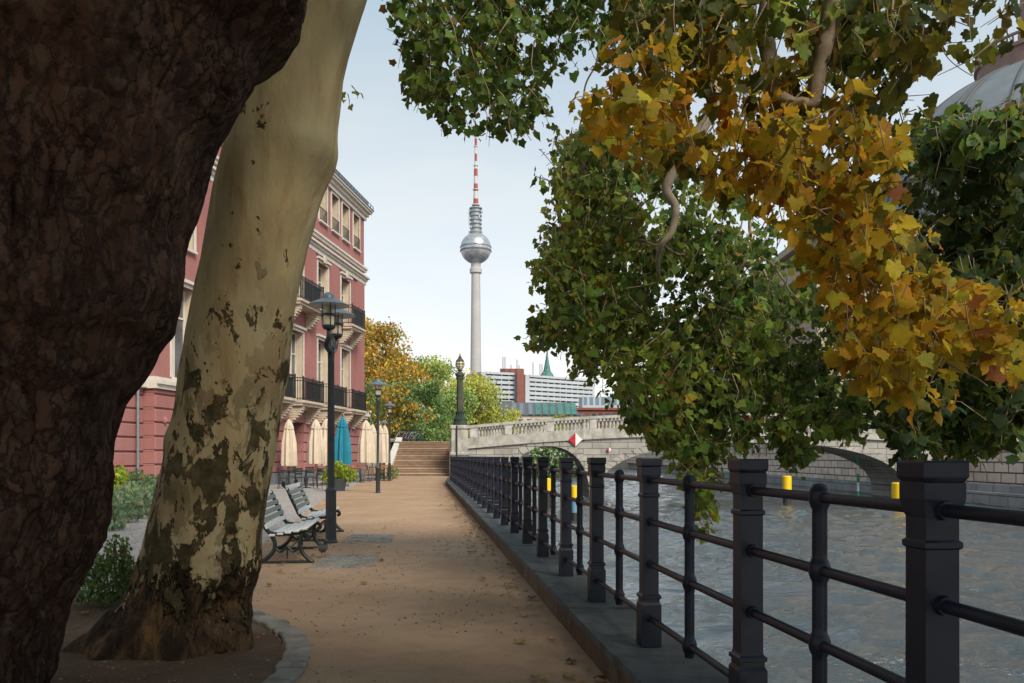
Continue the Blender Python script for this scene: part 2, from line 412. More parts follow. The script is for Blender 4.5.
def leaf_mat(name, trans=.35):
    t = NT(name); at = t.n('ShaderNodeAttribute', attribute_name='leaf_col')
    v = t.coord(); c = t.mix(t.math('MULTIPLY', t.noise(22, v, 4), .35), at.outputs['Color'], (.02, .02, .008))
    p = t.bsdf(c, .55, 0, .22)
    tr = t.n('ShaderNodeBsdfTranslucent'); t.l(t.mix(.25, at.outputs['Color'], (.30, .26, .03)), tr.inputs['Color'])
    mx = t.n('ShaderNodeMixShader'); mx.inputs[0].default_value = trans
    t.l(p, mx.inputs[1]); t.l(tr.outputs[0], mx.inputs[2])
    return t.done(mx.outputs[0])
M['leaf'] = leaf_mat('plane_leaf', .56)
M['leaf_far'] = leaf_mat('far_leaf', .35)

# ---------------------------------------------------------------- leaves
half = [(.05, -.03), (.28, -.14), (.45, -.08), (.42, .04), (.43, .14), (.55, .22), (.60, .46), (.47, .50), (.38, .55), (.30, .72), (.14, .78)]
LEAF_HI = np.array([(0, 0)] + half + [(0, 1.05)] + [(-x, y) for (x, y) in reversed(half)], float)
half2 = [(.34, -.13), (.46, .05), (.44, .20), (.60, .42), (.40, .56), (.22, .76)]
LEAF_LO = np.array([(0, 0)] + half2 + [(0, 1.03)] + [(-x, y) for (x, y) in reversed(half2)], float)
LEAF_Q = np.array([(0, 0), (.42, .35), (0, 1), (-.42, .35)], float)
def unit(a): return a / np.maximum(np.linalg.norm(a, axis=-1, keepdims=True), 1e-9)
def leaf_arrays(P, size, col, outline, tip=None, rnd=1.0):
    """P (n,3), size (n,), col (n,3) -> verts, tri/quads arrays"""
    n = len(P); k = len(outline)
    if tip is None: tip = np.tile(np.array([0, 0, -1.0]), (n, 1))
    y = unit(tip + RNG.normal(0, .55 * rnd, (n, 3)))
    nr = RNG.normal(0, 1, (n, 3)) + np.array([0, -.3, .9]); nr = unit(nr - y * np.sum(nr * y, 1, keepdims=True))
    x = np.cross(y, nr)
    o = outline; curl = RNG.uniform(-.2, .8, (n, 1)); fold = RNG.uniform(-.1, .65, (n, 1))
    ox = o[:, 0][None] * RNG.uniform(.72, 1.08, (n, 1)) + RNG.normal(0, .025, (n, k)); oy = o[:, 1][None] * RNG.uniform(.85, 1.1, (n, 1)) + RNG.normal(0, .025, (n, k))
    oz = -curl * (oy ** 2) * .5 + fold * np.abs(ox) * .5 + RNG.normal(0, .03, (n, k))
    V = P[:, None] + size[:, None, None] * (x[:, None] * ox[..., None] + y[:, None] * oy[..., None] + nr[:, None] * oz[..., None])
    if k > 4:
        C = P + size[:, None] * y * .32
        V = np.concatenate([C[:, None], V], 1)
        idx = np.array([(0, 1 + i, 1 + (i + 1) % k) for i in range(k)])
        Fc = (np.arange(n) * (k + 1))[:, None, None] + idx[None]
        Fc = Fc.reshape(-1, 3); kk = k + 1
    else:
        Fc = (np.arange(n) * 4)[:, None] + np.arange(4)[None]; kk = 4
    return V.reshape(-1, 3), Fc, np.repeat(col, kk, 0)
def leaf_object(name, chunks, m, parent=None):
    o0 = np.zeros(3); p = parent
    while p is not None: o0 += np.array(p.location); p = p.parent
    Vs, Cs, loops, starts = [], [], [], []; nv = 0; nl = 0
    for (V, Fc, C) in chunks:
        if len(V) == 0: continue
        Vs.append(V - o0); Cs.append(C); loops.append((Fc + nv).ravel())
        starts.append(nl + np.arange(len(Fc)) * Fc.shape[1]); nl += Fc.size; nv += len(V)
    V = np.concatenate(Vs); C = np.concatenate(Cs); L = np.concatenate(loops); S = np.concatenate(starts)
    me = bpy.data.meshes.new(name)
    me.vertices.add(len(V)); me.vertices.foreach_set('co', V.astype(np.float32).ravel())
    me.loops.add(len(L)); me.loops.foreach_set('vertex_index', L.astype(np.int32))
    me.polygons.add(len(S)); me.polygons.foreach_set('loop_start', S.astype(np.int32))
    at = me.color_attributes.new('leaf_col', 'FLOAT_COLOR', 'POINT')
    at.data.foreach_set('color', np.concatenate([C, np.ones((len(C), 1))], 1).astype(np.float32).ravel())
    me.update(calc_edges=True); me.validate()
    me.materials.append(m)
    o = bpy.data.objects.new(name, me); COL.objects.link(o)
    if parent is not None: o.parent = parent
    return o
LEAFGAIN = 1.0
def pick(cols, n, var=.25):
    c = np.array([q[0] for q in cols], float); w = np.array([q[1] for q in cols], float); w /= w.sum()
    out = c[RNG.choice(len(c), n, p=w)]
    return np.clip(LEAFGAIN * out * (1 + RNG.normal(0, var, (n, 1))).clip(.4, 1.8) * (1 + RNG.normal(0, .08, (n, 3))), .004, .9)
def inpoly(pts, poly):
    x, y = pts[:, 0], pts[:, 1]; ins = np.zeros(len(pts), bool); n = len(poly)
    for i in range(n):
        (x1, y1), (x2, y2) = poly[i], poly[(i + 1) % n]
        if y1 == y2: continue
        c = ((y1 > y) != (y2 > y)) & (x < (x2 - x1) * (y - y1) / (y2 - y1) + x1); ins ^= c
    return ins
def nz3(P, s, off=0.0):
    return np.array([mnoise.fractal(Vector((p[0] * s + off, p[1] * s, p[2] * s)), 1.0, 2.0, 3) for p in P])
def sprays(poly, d0, d1, nclus, per, size, cols, outline, twigs, thresh=-.1, ns=1.1, tlen=.35, var=.25, off=0.0, holes=(), pth=.06):
    """leafy twigs filling the volume that the sight lines of a surveyed outline cut between distances d0 and d1"""
    poly = np.array(poly, float); lo, hi = poly.min(0), poly.max(0)
    pts = []
    while sum(map(len, pts)) < nclus * 3:
        q = RNG.uniform(lo, hi, (nclus * 4, 2)); ok = inpoly(q, poly)
        for hl in holes: ok &= ~(inpoly(q, hl) & (RNG.uniform(0, 1, len(q)) < .93))
        pts.append(q[ok])
    q = np.concatenate(pts)[:nclus * 3]; d = RNG.uniform(d0, d1, len(q))
    P = np.stack([(q[:, 0] - 512) / F * d, d, H + (HZ - q[:, 1]) / F * d], 1)
    keep = nz3(P, ns, off) > thresh + RNG.normal(0, .06, len(P)); P = P[keep][:nclus]
    n = len(P); dirs = unit(RNG.normal(0, .55, (n, 3)) + np.array([0, 0, -.75]))
    LP, LT, LC = [], [], []
    pals = cols if isinstance(cols[0], list) else [cols]
    pi = (nz3(P, 1.1, 4.4 + off) + RNG.normal(0, .13, n) > pth).astype(int) % len(pals)
    for i in range(n):
        a = P[i] - dirs[i] * tlen * .5; k = max(2, int(RNG.normal(per, per * .25)))
        ts = np.sort(RNG.uniform(0, 1, k)); b = a + dirs[i] * tlen * 1.05
        mid = (a + b) / 2 + RNG.normal(0, tlen * .08, 3)
        if twigs is not None: twigs.tube([a, mid, b], [.0045, .0035, .002], 3, False)
        for t_ in ts:
            side = unit(RNG.normal(0, 1, 3) * np.array([1, 1, .5]))
            pet = a + (b - a) * t_ + side * RNG.uniform(.02, .09)
            LP.append(pet); LT.append(side * .8 + np.array([0, 0, -.75]) + dirs[i] * .3); LC.append(pi[i])
    LP = np.array(LP); LT = np.array(LT); m = len(LP)
    sz = size * RNG.uniform(.5, 1.22, m); LC = np.array(LC); C = pick(pals[0], m, var)
    for k in range(1, len(pals)): C2 = pick(pals[k], m, var); C[LC == k] = C2[LC == k]
    return leaf_arrays(LP, sz, C, outline, LT)

LEAFGAIN = 1.9
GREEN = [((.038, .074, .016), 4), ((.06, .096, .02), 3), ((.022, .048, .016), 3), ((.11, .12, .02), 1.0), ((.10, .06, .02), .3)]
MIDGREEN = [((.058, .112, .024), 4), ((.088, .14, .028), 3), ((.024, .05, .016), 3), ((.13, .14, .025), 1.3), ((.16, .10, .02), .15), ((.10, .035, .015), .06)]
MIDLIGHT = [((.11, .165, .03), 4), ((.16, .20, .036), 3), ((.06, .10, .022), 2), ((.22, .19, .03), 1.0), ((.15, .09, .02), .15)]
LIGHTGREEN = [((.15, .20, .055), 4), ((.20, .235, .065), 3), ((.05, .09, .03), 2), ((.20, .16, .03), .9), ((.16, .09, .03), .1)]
SHADE_GREEN = [((.012, .028, .010), 5), ((.018, .040, .013), 3), ((.045, .07, .018), 1), ((.10, .11, .02), .3)]  # greens darkened so the leaf colours carry the shade of that mass
YELLOW0 = [((.46, .28, .02), 4), ((.50, .34, .03), 3), ((.42, .21, .015), 1.6), ((.34, .29, .03), 2.4), ((.14, .13, .02), 1.2), ((.25, .08, .02), .4)]
YELLOW = [(tuple(v / 1.3 for v in q[0]), q[1]) for q in YELLOW0]
OLIVE = [((.055, .06, .012), 3), ((.09, .075, .012), 2), ((.035, .048, .012), 3), ((.15, .10, .015), 1)]

# ================================================================= CAMERA, LIGHT, SKY
cam = bpy.data.cameras.new('camera'); co = bpy.data.objects.new('camera', cam); COL.objects.link(co)
co.location = (0, 0, H); co.rotation_euler = (R(90), 0, 0)
cam.sensor_width = 36; cam.lens = F / 1024 * 36; cam.shift_y = (HZ - 341.5) / 1024; cam.clip_end = 4000; cam.clip_start = .05
scene.camera = co

SUN_EL, SUN_AZ = 41.0, 148.0         # azimuth clockwise from +Y (view direction): behind and over the river side
sd = Vector((math.sin(R(SUN_AZ)) * math.cos(R(SUN_EL)), math.cos(R(SUN_AZ)) * math.cos(R(SUN_EL)), math.sin(R(SUN_EL))))
sl = bpy.data.lights.new('sun', 'SUN'); sl.energy = 2.3; sl.angle = R(24); sl.color = (1, .90, .75)
so = bpy.data.objects.new('sun', sl); COL.objects.link(so); so.rotation_euler = sd.to_track_quat('Z', 'Y').to_euler()
w = bpy.data.worlds.new('World'); scene.world = w; w.use_nodes = True; nt = w.node_tree; nt.nodes.clear()
def wn(t, **k):
    n = nt.nodes.new(t)
    for a, b in k.items(): setattr(n, a, b)
    return n
out = wn('ShaderNodeOutputWorld'); bg = wn('ShaderNodeBackground'); bg.inputs['Strength'].default_value = .10
sky = wn('ShaderNodeTexSky', sky_type='NISHITA'); sky.sun_disc = False; sky.sun_elevation = R(SUN_EL); sky.sun_rotation = R(SUN_AZ)
sky.air_density = 1.0; sky.dust_density = 1.6; sky.ozone_density = 1.2
tc = wn('ShaderNodeTexCoord'); mp = wn('ShaderNodeMapping'); mp.inputs['Scale'].default_value = (1.2, 1.2, 3.2)
nt.links.new(tc.outputs['Generated'], mp.inputs['Vector'])
cn = wn('ShaderNodeTexNoise'); cn.inputs['Scale'].default_value = 1.7; cn.inputs['Detail'].default_value = 6; cn.inputs['Roughness'].default_value = .55; cn.inputs['Distortion'].default_value = .5
nt.links.new(mp.outputs[0], cn.inputs['Vector'])
cr = wn('ShaderNodeMapRange'); cr.inputs['From Min'].default_value = .33; cr.inputs['From Max'].default_value = .68; cr.inputs['To Min'].default_value = .68; cr.inputs['To Max'].default_value = .98
nt.links.new(cn.outputs['Fac'], cr.inputs['Value'])
sx = wn('ShaderNodeSeparateXYZ'); nt.links.new(tc.outputs['Generated'], sx.inputs[0])
veil = wn('ShaderNodeValToRGB'); veil.color_ramp.elements[0].position = 0.0; veil.color_ramp.elements[0].color = (5.8, 5.4, 4.95, 1)
veil.color_ramp.elements[1].position = .55; veil.color_ramp.elements[1].color = (2.25, 2.95, 3.4, 1)
e = veil.color_ramp.elements.new(.2); e.color = (4.7, 4.9, 4.95, 1)
nt.links.new(sx.outputs[2], veil.inputs['Fac'])
mx = wn('ShaderNodeMix', data_type='RGBA'); nt.links.new(cr.outputs[0], mx.inputs[0]); nt.links.new(sky.outputs[0], mx.inputs[6]); nt.links.new(veil.outputs[0], mx.inputs[7])
nt.links.new(mx.outputs[2], bg.inputs['Color']); nt.links.new(bg.outputs[0], out.inputs['Surface'])
vs = scene.view_settings; vs.view_transform = 'Standard'; vs.look = 'None'; vs.exposure = 1.0; vs.gamma = 1.0; vs.use_curve_mapping = False
scene.cycles.max_bounces = 8; scene.cycles.transparent_max_bounces = 8
try: scene.cycles.use_denoising = True
except Exception: pass

# ================================================================= GROUND, PATH, RIVER
WZ = -1.5
def rail_x(d):                       # line of the railing posts
    return 1.38 - .1059 * d if d <= 40 else 1.38 - .1059 * 40 - .055 * (d - 40)
def kerb_in(d): return rail_x(d) - .27
def kerb_out(d): return rail_x(d) + .22
ds = [-40, -10, 0, 10, 20, 30, 36, 40, 44, 50, 57.6]
struct(MB().poly([(kerb_out(d) - .02, d, -.004) for d in ds] + [(-9, 57.6, -.004), (-9, 64, -.004), (-420, 64, -.004), (-420, -40, -.004)]).build('ground', M['soil']))
struct(MB().poly([(kerb_in(d) + .05, d, .002) for d in ds] + [(-8.2, 57.6, .002), (-7.9, 46, .002), (-6.1, 28, .002), (-3.75, 12.6, .002), (-2.95, 8.2, .002), (-2.9, 6.6, .002), (-3, -40, .002)]).build('path', M['path']))
struct(MB().poly([(-3.0, 8.3, .006), (-3.74, 12.6, .006), (-6.1, 28, .006), (-7.9, 46, .006), (-8.2, 57.5, .006), (-40, 57.5, .006), (-40, 9.4, .006), (-5.0, 8.6, .006)]).build('pavement', M['plaza']))
# round tree bed with its ring of setts
BC = (-4.40, 5.1); BR = 2.93
struct(MB().poly([(BC[0] + BR * math.cos(a), BC[1] + BR * math.sin(a), .007) for a in [i * 2 * math.pi / 64 for i in range(64)]]).build('tree_bed', M['soil']))
mb = MB(); k = 0; a = -1.3
while a < 1.9:
    wdt = random.uniform(.11, .17); rr = BR + .09 + random.uniform(-.012, .012)
    c = (BC[0] + rr * math.cos(a), BC[1] + rr * math.sin(a), .012 + random.uniform(-.006, .006))
    mb.box(c, (random.uniform(.16, .19), wdt, .05), a + random.uniform(-.05, .05), .012); a += (wdt + .018) / rr
struct(mb.build('kerb_ring', M['paver']))
# sett patches beside the benches
for (q, nx, ny) in (((-2.42, 10.35), 7, 9), ((-2.62, 13.35), 7, 9)):
    mb = MB()
    for i in range(nx):
        for j in range(ny):
            if random.random() < .05: continue
            mb.box((q[0] + i * .105 + random.uniform(-.008, .008) + (.05 if j % 2 else 0) - .1 * j * .12, q[1] + j * .15 + random.uniform(-.008, .008), .002 + random.uniform(-.004, .006)), (.092, .135, .03), random.uniform(-.08, .08), .012)
    struct(mb.build('path_setts', M['paver']))
# kerb under the railing, block by block, with quay wall down to the water
mb = MB(); mside = MB(); d = -4.0; KZ = .21
while d < 57:
    L = min(random.choice([1.35, 1.55, 1.75]), 57.3 - d); d2 = d + L - .022
    z = KZ + random.uniform(-.006, .006)
    A = [(kerb_in(d), d), (kerb_out(d), d), (kerb_out(d2), d2), (kerb_in(d2), d2)]
    mb.prism(A, z - .055, z)
    B = [(A[0][0] + .018, d), (A[1][0] - .03, d), (A[2][0] - .03, d2), (A[3][0] + .018, d2)]
    mside.prism(B, -.08, z - .0552)
    d += L
struct(mb.build('kerb', M['granite'])); struct(mside.build('kerb_base', M['kerb_side']))
mb = MB()
for i in range(len(ds) - 1):
    a, b = ds[i], ds[i + 1]
    mb.poly([(kerb_out(a) - .05, a, -3.2), (kerb_out(b) - .05, b, -3.2), (kerb_out(b) - .05, b, .10), (kerb_out(a) - .05, a, .10)])
tag(mb.build('quay_wall', M['quay_dark']), 'dark stone quay wall dropping to the river under the black railing', 'quay wall')
# water: rippled sheet in the visible reach, flat sheet under and beyond it
def wave_sheet():
    rows = [2.2]
    while rows[-1] < 215: rows.append(rows[-1] * 1.0062 + .004)
    xs = np.concatenate([np.arange(-5, .6, .4), np.arange(.6, 30.2, .105)]); ys = np.array(rows)
    X, Y = np.meshgrid(xs, ys); Z = np.zeros_like(X); rg = np.random.default_rng(21)
    gust = np.zeros_like(X)
    for k in range(7):
        a = rg.uniform(-.9, .9); L = rg.uniform(3, 14); gust += np.sin((X * np.sin(a) + Y * np.cos(a)) * 2 * np.pi / L + rg.uniform(0, 6.28))
    gust = .62 + .38 * np.tanh(gust * .6)
    for k in range(46):
        L = math.exp(rg.uniform(math.log(.24), math.log(2.3))); a = rg.normal(.25, .75); kk = 2 * np.pi / L
        fade = np.clip(L / (Y * .0062 * 2.6 + 1e-6) - .4, 0, 1) if L < 1.2 else 1.0
        wx = .35 * np.sin(X * .9 + k) + .3 * np.sin(Y * .7 + 2 * k)
        sl = .048 if L > .6 else .066
        Z += sl / kk * np.sin(kk * (X * math.sin(a) + Y * math.cos(a)) + wx * 1.5 + rg.uniform(0, 6.28)) * fade * (gust if L < .9 else 1.0)
    n0, n1 = X.shape; V = np.stack([X, Y, WZ + Z], 2).reshape(-1, 3)
    idx = np.arange(n0 * n1).reshape(n0, n1); Q = np.stack([idx[:-1, :-1], idx[:-1, 1:], idx[1:, 1:], idx[1:, :-1]], 2).reshape(-1, 4)
    me = bpy.data.meshes.new('water'); me.vertices.add(len(V)); me.vertices.foreach_set('co', V.astype(np.float32).ravel())
    me.loops.add(Q.size); me.loops.foreach_set('vertex_index', Q.astype(np.int32).ravel())
    me.polygons.add(len(Q)); me.polygons.foreach_set('loop_start', (np.arange(len(Q)) * 4).astype(np.int32))
    me.update(calc_edges=True); me.shade_smooth(); me.materials.append(M['water'])
    o = bpy.data.objects.new('water', me); COL.objects.link(o); return o
struct(wave_sheet())
struct(MB().poly([(-60, -60, WZ - .3), (60, -60, WZ - .3), (140, 420, WZ - .3), (-60, 420, WZ - .3)]).build('river_bed', M['water']))

# street level beyond the steps, right bank, far bank
ST = 2.42
struct(MB().poly([(-420, 64, ST), (-2.8, 62.7, ST), (-2.8, 72, ST), (0, 80, ST), (-4, 130, ST), (4, 198, ST), (4, 2500, ST), (-900, 2500, ST)]).build('street', M['street']))
struct(MB().poly([(28.6, -60, 2.2), (600, -60, 2.2), (900, 2500, 2.2), (30, 2500, 2.2), (30, 62, 2.2)]).build('right_bank_ground', M['street']))
struct(MB().poly([(4.2, 198, 1.2), (29.8, 198, 1.2), (29.8, 2500, 1.2), (4.2, 2500, 1.2)]).build('far_bank_ground', M['street']))

# steps
x0, x1 = -8.25, -4.25; n = 14; rise = ST / n; tread = .36
t = thing('stone_steps', 'broad flight of brown stone steps at the end of the gravel path', 'steps', (-6.2, 57.8, 0))
mb = MB(); nose = MB(); nose2 = MB()
for i in range(n):
    y = 57.8 + i * tread
    ee = .35 if i in (5,) else 0
    mb.box2((x0, y, 0.0 if i == 0 else i * rise - .02), (x1, 64.2, (i + 1) * rise - .035))
    (nose if i in (0, 2, 5, 7, 10, 13) else nose2).box2((x0 + .002, y - .03, (i + 1) * rise - .0348), (x1 - .002, y + tread, (i + 1) * rise))
mb.build('step', M['step_stone'], t); nose.build('nosing', M['step_nose'], t); nose2.build('tread', M['step_tread'], t)
mb = MB(); mb.add([(x0 - .45, 57.5, 0), (x0 - .003, 57.5, 0), (x0 - .003, 57.5, .5), (x0 - .45, 57.5, .5), (x0 - .45, 64, 0), (x0 - .003, 64, 0), (x0 - .003, 64, ST + .35), (x0 - .45, 64, ST + .35)],
                  [(0, 1, 2, 3), (5, 4, 7, 6), (3, 2, 6, 7), (4, 0, 3, 7), (1, 5, 6, 2), (0, 4, 5, 1)])
mb.build('cheek_wall', M['white_trim'], t)
mb = MB(); mb.box2((x1 + .003, 57.5, 0), (x1 + .4, 64, ST + .02)); mb.build('cheek_wall', M['white_trim'], t)
tag(MB().box2((-60, 64.02, -.1), (x0 - .46, 64.4, ST + .25)).build('retaining_wall', M['quay_face']), 'low stone retaining wall holding up the street behind the parasols', 'wall')

# ================================================================= RAILING
t = thing('railing', 'long black iron railing with square posts on the stone kerb', 'railing', (rail_x(6), 6, KZ))
pd = [.9, 2.30, 3.60, 5.17, 6.72, 8.15, 9.72, 11.15]
while pd[-1] < 55.2: pd.append(pd[-1] + 1.52)
ang = math.atan(.1059)
RH = [.171, .497, .754, 1.006]
post_prof = [(.060, 0), (.060, .255), (.053, .266), (.053, .288), (.061, .292), (.061, .308), (.051, .316), (.048, .326), (.047, .900), (.054, .906), (.054, .920), (.047, .926), (.047, .985), (.052, 1.0), (.059, 1.035), (.059, 1.078), (.056, 1.082), (.063, 1.092), (.064, 1.096), (.064, 1.132), (.061, 1.138)]
cap_i = 9
for i, d in enumerate(pd):
    c = (rail_x(d), d, KZ)
    p = MB().sqlathe(post_prof[2:9], c, ang).build('post', M['iron'], t)
    MB().sqlathe(post_prof[8:], c, ang).build('cap', M['iron'], p)
    MB().sqlathe([(.0615, 0), (.0615, .252), (.053, .268)], c, ang).build('plinth', M['iron'], p)
for i in range(len(pd) - 1):
    d = (pd[i] + pd[i + 1]) / 2; c = (rail_x(d), d, KZ)
    mb = MB(); prof = [(.020, RH[0] - .062)]
    for k, h in enumerate(RH):
        prof += [(.026, h - .060), (.026, h - .042), (.032, h - .030), (.038, h - .012), (.038, h + .012), (.032, h + .030)]
        prof += [(.026, h + .042), (.026, h + .060)] if k < 3 else [(.022, h + .045), (.004, h + .05)]
    mb.lathe(prof, c, 12); mb.build('baluster', M['iron'], t, True)
for k, h in enumerate(RH):
    mb = MB()
    for i in range(len(pd) - 1):
        a, b = pd[i], pd[i + 1]
        mb.tube([(rail_x(a), a, KZ + h), (rail_x(b), b, KZ + h)], .0185, 10)
        for (q, sgn) in ((a, 1), (b, -1)):                           # collars where the rail enters the post
            mb.tube([(rail_x(q + sgn * .042), q + sgn * .042, KZ + h), (rail_x(q + sgn * .068), q + sgn * .068, KZ + h)], [.029, .025], 10)
    mb.build('rail', M['iron'], t, True)

# ================================================================= TRUNKS
def trunk_mesh(rows, depth_r, seg, steps, amp_fn, seed, dprofile):
    """rows: (z, xl, xr) measured edges; builds an irregular tapered bole"""
    zs = np.array([r[0] for r in rows]); xl = np.array([r[1] for r in rows]); xr = np.array([r[2] for r in rows])
    o = np.argsort(zs); zs, xl, xr = zs[o], xl[o], xr[o]
    mb = MB(); Z = np.linspace(zs[0], zs[-1], steps)
    for z in Z:
        a, b = np.interp(z, zs, xl), np.interp(z, zs, xr); cx, rx = (a + b) / 2, (b - a) / 2
        cy = dprofile(z); ry = rx * depth_r
        for k in range(seg):
            an = 2 * math.pi * k / seg; ca, sa = math.cos(an), math.sin(an)
            p = Vector((cx + rx * ca, cy + ry * sa, z)); dsp = amp_fn(p, an, z)
            mb.v.append((p.x + ca * dsp, p.y + sa * dsp, z))
    for i in range(steps - 1):
        for k in range(seg):
            j = (k + 1) % seg; mb.f.append((i * seg + k, i * seg + j, (i + 1) * seg + j, (i + 1) * seg + k))
    return mb
D1 = 4.35
e1 = [(760, 30), (720, 48), (683, 66), (640, 70), (608, 79), (575, 96), (541, 110), (500, 119), (478, 125), (440, 126), (400, 133), (375, 148), (343, 162), (325, 180), (298, 189), (270, 192), (240, 193), (225, 196), (200, 206), (178, 212), (160, 215), (141, 219), (120, 229), (93, 246), (70, 256), (45, 264), (32, 278), (17, 303), (0, 316), (-30, 320), (-90, 315), (-180, 300), (-300, 290)]
rows = []
for (py, px) in e1:
    x, _, z = W(px, py, D1); rad = .92 + .12 * max(0, .35 - z) / .35 + .06 * max(0, z - 2)
    s_ = math.hypot(1, (px - 512) / F); xr_ = x - .035 - rad * (s_ - 1); rows.append((z, xr_ - 2 * rad, xr_))
def amp1(p, an, z):
    q = Vector((p.x * 1.3, p.y * 1.3, z * .9))
    a = .055 * mnoise.fractal(q * 1.4, 1.0, 2.0, 3)
    a += .015 * (abs(mnoise.noise(Vector((p.x * 4.2, p.y * 4.2, z * 2.6)))) - .25)
    if math.sin(an) > .45: return a
    wx = Vector((p.x, p.y, z)); wv = mnoise.noise_vector(wx * 3.3) * .07 + mnoise.noise_vector(wx * 9.0) * .03
    c = wx + wv
    dist, pts = mnoise.voronoi(Vector((c.x * 16, c.y * 16, c.z * 3.6)))          # overlapping bark plates
    e = dist[1] - dist[0]; k = pts[0]
    h = mnoise.noise(Vector((k.x * 3.7, k.y * 3.7, k.z * 3.7)))
    a += .008 * min(1.0, e / .14) + .008 * h
    a -= .022 * max(0.0, .12 - abs(mnoise.noise(Vector((c.x * 5.5, c.y * 5.5, c.z * 1.5))))) / .12
    a += .004 * mnoise.fractal(Vector((p.x * 24, p.y * 24, z * 12)), .9, 2.0, 2)
    return a - .01
b1 = thing('plane_tree', 'huge dark rough-barked plane tree filling the near corner beside the path, yellow leaves overhead', 'tree', (rows[2][1] + .9, D1, 0), group='plane trees beside the path')
rows[0] = (-.15, rows[0][1] - .15, rows[0][2])
trunk_mesh(rows, .95, 620, 560, amp1, 1, lambda z: D1).build('trunk', M['bark_dark'], b1, True)

D2 = 6.15
e2 = [(690, 70, 262), (672, 82, 256), (660, 92, 252), (645, 100, 253), (625, 113, 254), (597, 127, 257), (570, 137, 266), (538, 146, 268), (500, 156, 274), (473, 163, 279), (440, 171, 284), (410, 177, 287), (370, 183, 294), (335, 189, 298), (300, 197, 303), (250, 209, 312), (210, 218, 323), (178, 226, 332), (160, 231, 338), (120, 246, 347), (89, 257, 352), (45, 274, 364), (20, 284, 371), (0, 292, 376), (-40, 306, 384), (-110, 320, 388), (-200, 330, 384)]
rows2 = []
for (py, a, b) in e2:
    xa, _, z = W(a, py, D2); xb, _, _ = W(b, py, D2); cx_ = (xa + xb) / 2; hw_ = (xb - xa) / 2 / math.hypot(1, cx_ / D2) - .008; rows2.append((z, cx_ - hw_, cx_ + hw_))
def amp2(p, an, z):
    a = .030 * mnoise.fractal(Vector((p.x * 1.5, p.y * 1.5, z * .8 + 9)), 1.0, 2.0, 3)
    a += .016 * mnoise.fractal(Vector((p.x * 4.5, p.y * 4.5, z * .55 + 4)), 1.0, 2.0, 3)
    foot = max(0, min(1, (.95 - z) / .6))
    a += foot * (.05 * (abs(mnoise.noise(Vector((p.x * 5, p.y * 5, z * 2.2 + 3)))) - .2) + .022 * mnoise.fractal(Vector((p.x * 13, p.y * 13, z * 9)), .9, 2, 3))
    if z < .5:
        for (aa, s_) in ((-2.2, .14), (-1.2, .10), (-.3, .13), (3.5, .16), (-2.9, .1)):
            dl = math.atan2(math.sin(an - aa), math.cos(an - aa)); a += s_ * math.exp(-(dl / .28) ** 2) * ((.5 - z) / .5) ** 2
    # knot hollow by the foot
    kx, _, kz = W(232, 600, D2); ddx, ddz = (p.x - kx) / .10, (z - kz) / .14
    if math.sin(an) < 0: a -= .11 * math.exp(-(ddx * ddx + ddz * ddz) * .8) - .03 * math.exp(-((math.hypot(ddx, ddz) - 1.3) / .4) ** 2)
    for (kx_, ky_, rr, hh) in ((200, 480, .12, .03), (322, 165, .18, .05), (172, 438, .1, .03), (270, 250, .2, .02)):
        qx, _, qz = W(kx_, ky_, D2); a += hh * math.exp(-(((p.x - qx) / rr) ** 2 + ((z - qz) / rr) ** 2))
    return a
b2 = thing('plane_tree', 'leaning plane tree with pale mottled trunk standing in the round bed beside the benches', 'tree', ((rows2[3][1] + rows2[3][2]) / 2, D2, 0), group='plane trees beside the path')
trunk_mesh(rows2, .96, 200, 260, amp2, 2, lambda z: D2 - .05 * z).build('trunk', M['bark_plane'], b2, True)

# limbs
def limb(pts, r0, r1, parent, m='bark_limb', name='limb', seg=10):
    sp = spline([W(*p) for p in pts], 8); n = len(sp)
    sp = [p + Vector((mnoise.noise(p * 3.1), mnoise.noise(p * 3.1 + Vector((9, 0, 0))), mnoise.noise(p * 3.1 + Vector((0, 9, 0))))) * .035 for p in sp]
    MB().tube(sp, [r0 + (r1 - r0) * (i / (n - 1)) ** .42 for i in range(n)], seg).build(name, M[m], parent, True)
# limbs of the rough tree
limb([(200, -260, 4.35), (330, -420, 4.4), (560, -420, 4.6), (760, -260, 4.9), (826, -60, 5.0), (829, 0, 5.0), (820, 60, 5.0), (813, 100, 5.0), (797, 104, 5.0), (786, 135, 5.0), (792, 165, 5.0), (803, 185, 4.95), (813, 192, 4.9)], .16, .010, b1)
limb([(797, 104, 5.0), (782, 98, 5.1), (770, 80, 5.15), (767, 40, 5.2), (770, -40, 5.2), (765, -180, 5.0)], .022, .06, b1)
limb([(220, -330, 4.3), (420, -640, 4.2), (900, -620, 4.6), (1250, -300, 5.6), (1180, 60, 6.3), (1060, 132, 6.5), (1020, 136, 6.5), (985, 137, 6.5), (955, 140, 6.5), (928, 148, 6.5), (908, 156, 6.5)], .17, .018, b1)
limb([(985, 137, 6.5), (1000, 122, 6.45), (1030, 114, 6.4), (1090, 90, 6.4)], .020, .035, b1)
limb([(813, 192, 4.9), (840, 240, 4.95), (880, 300, 4.95), (930, 350, 4.9), (985, 385, 4.85)], .009, .004, b1)
limb([(792, 165, 5.0), (775, 200, 4.9), (760, 235, 4.9)], .008, .003, b1)
limb([(890, 5, 4.5), (893, 25, 4.5), (905, 40, 4.5), (912, 62, 4.5), (906, 90, 4.5)], .006, .003, b1)
limb([(760, -260, 4.9), (880, -120, 4.7), (895, 5, 4.5)], .03, .006, b1)
limb([(895, 5, 4.5), (925, 20, 4.4), (950, 60, 4.4), (975, 75, 4.4)], .005, .002, b1)
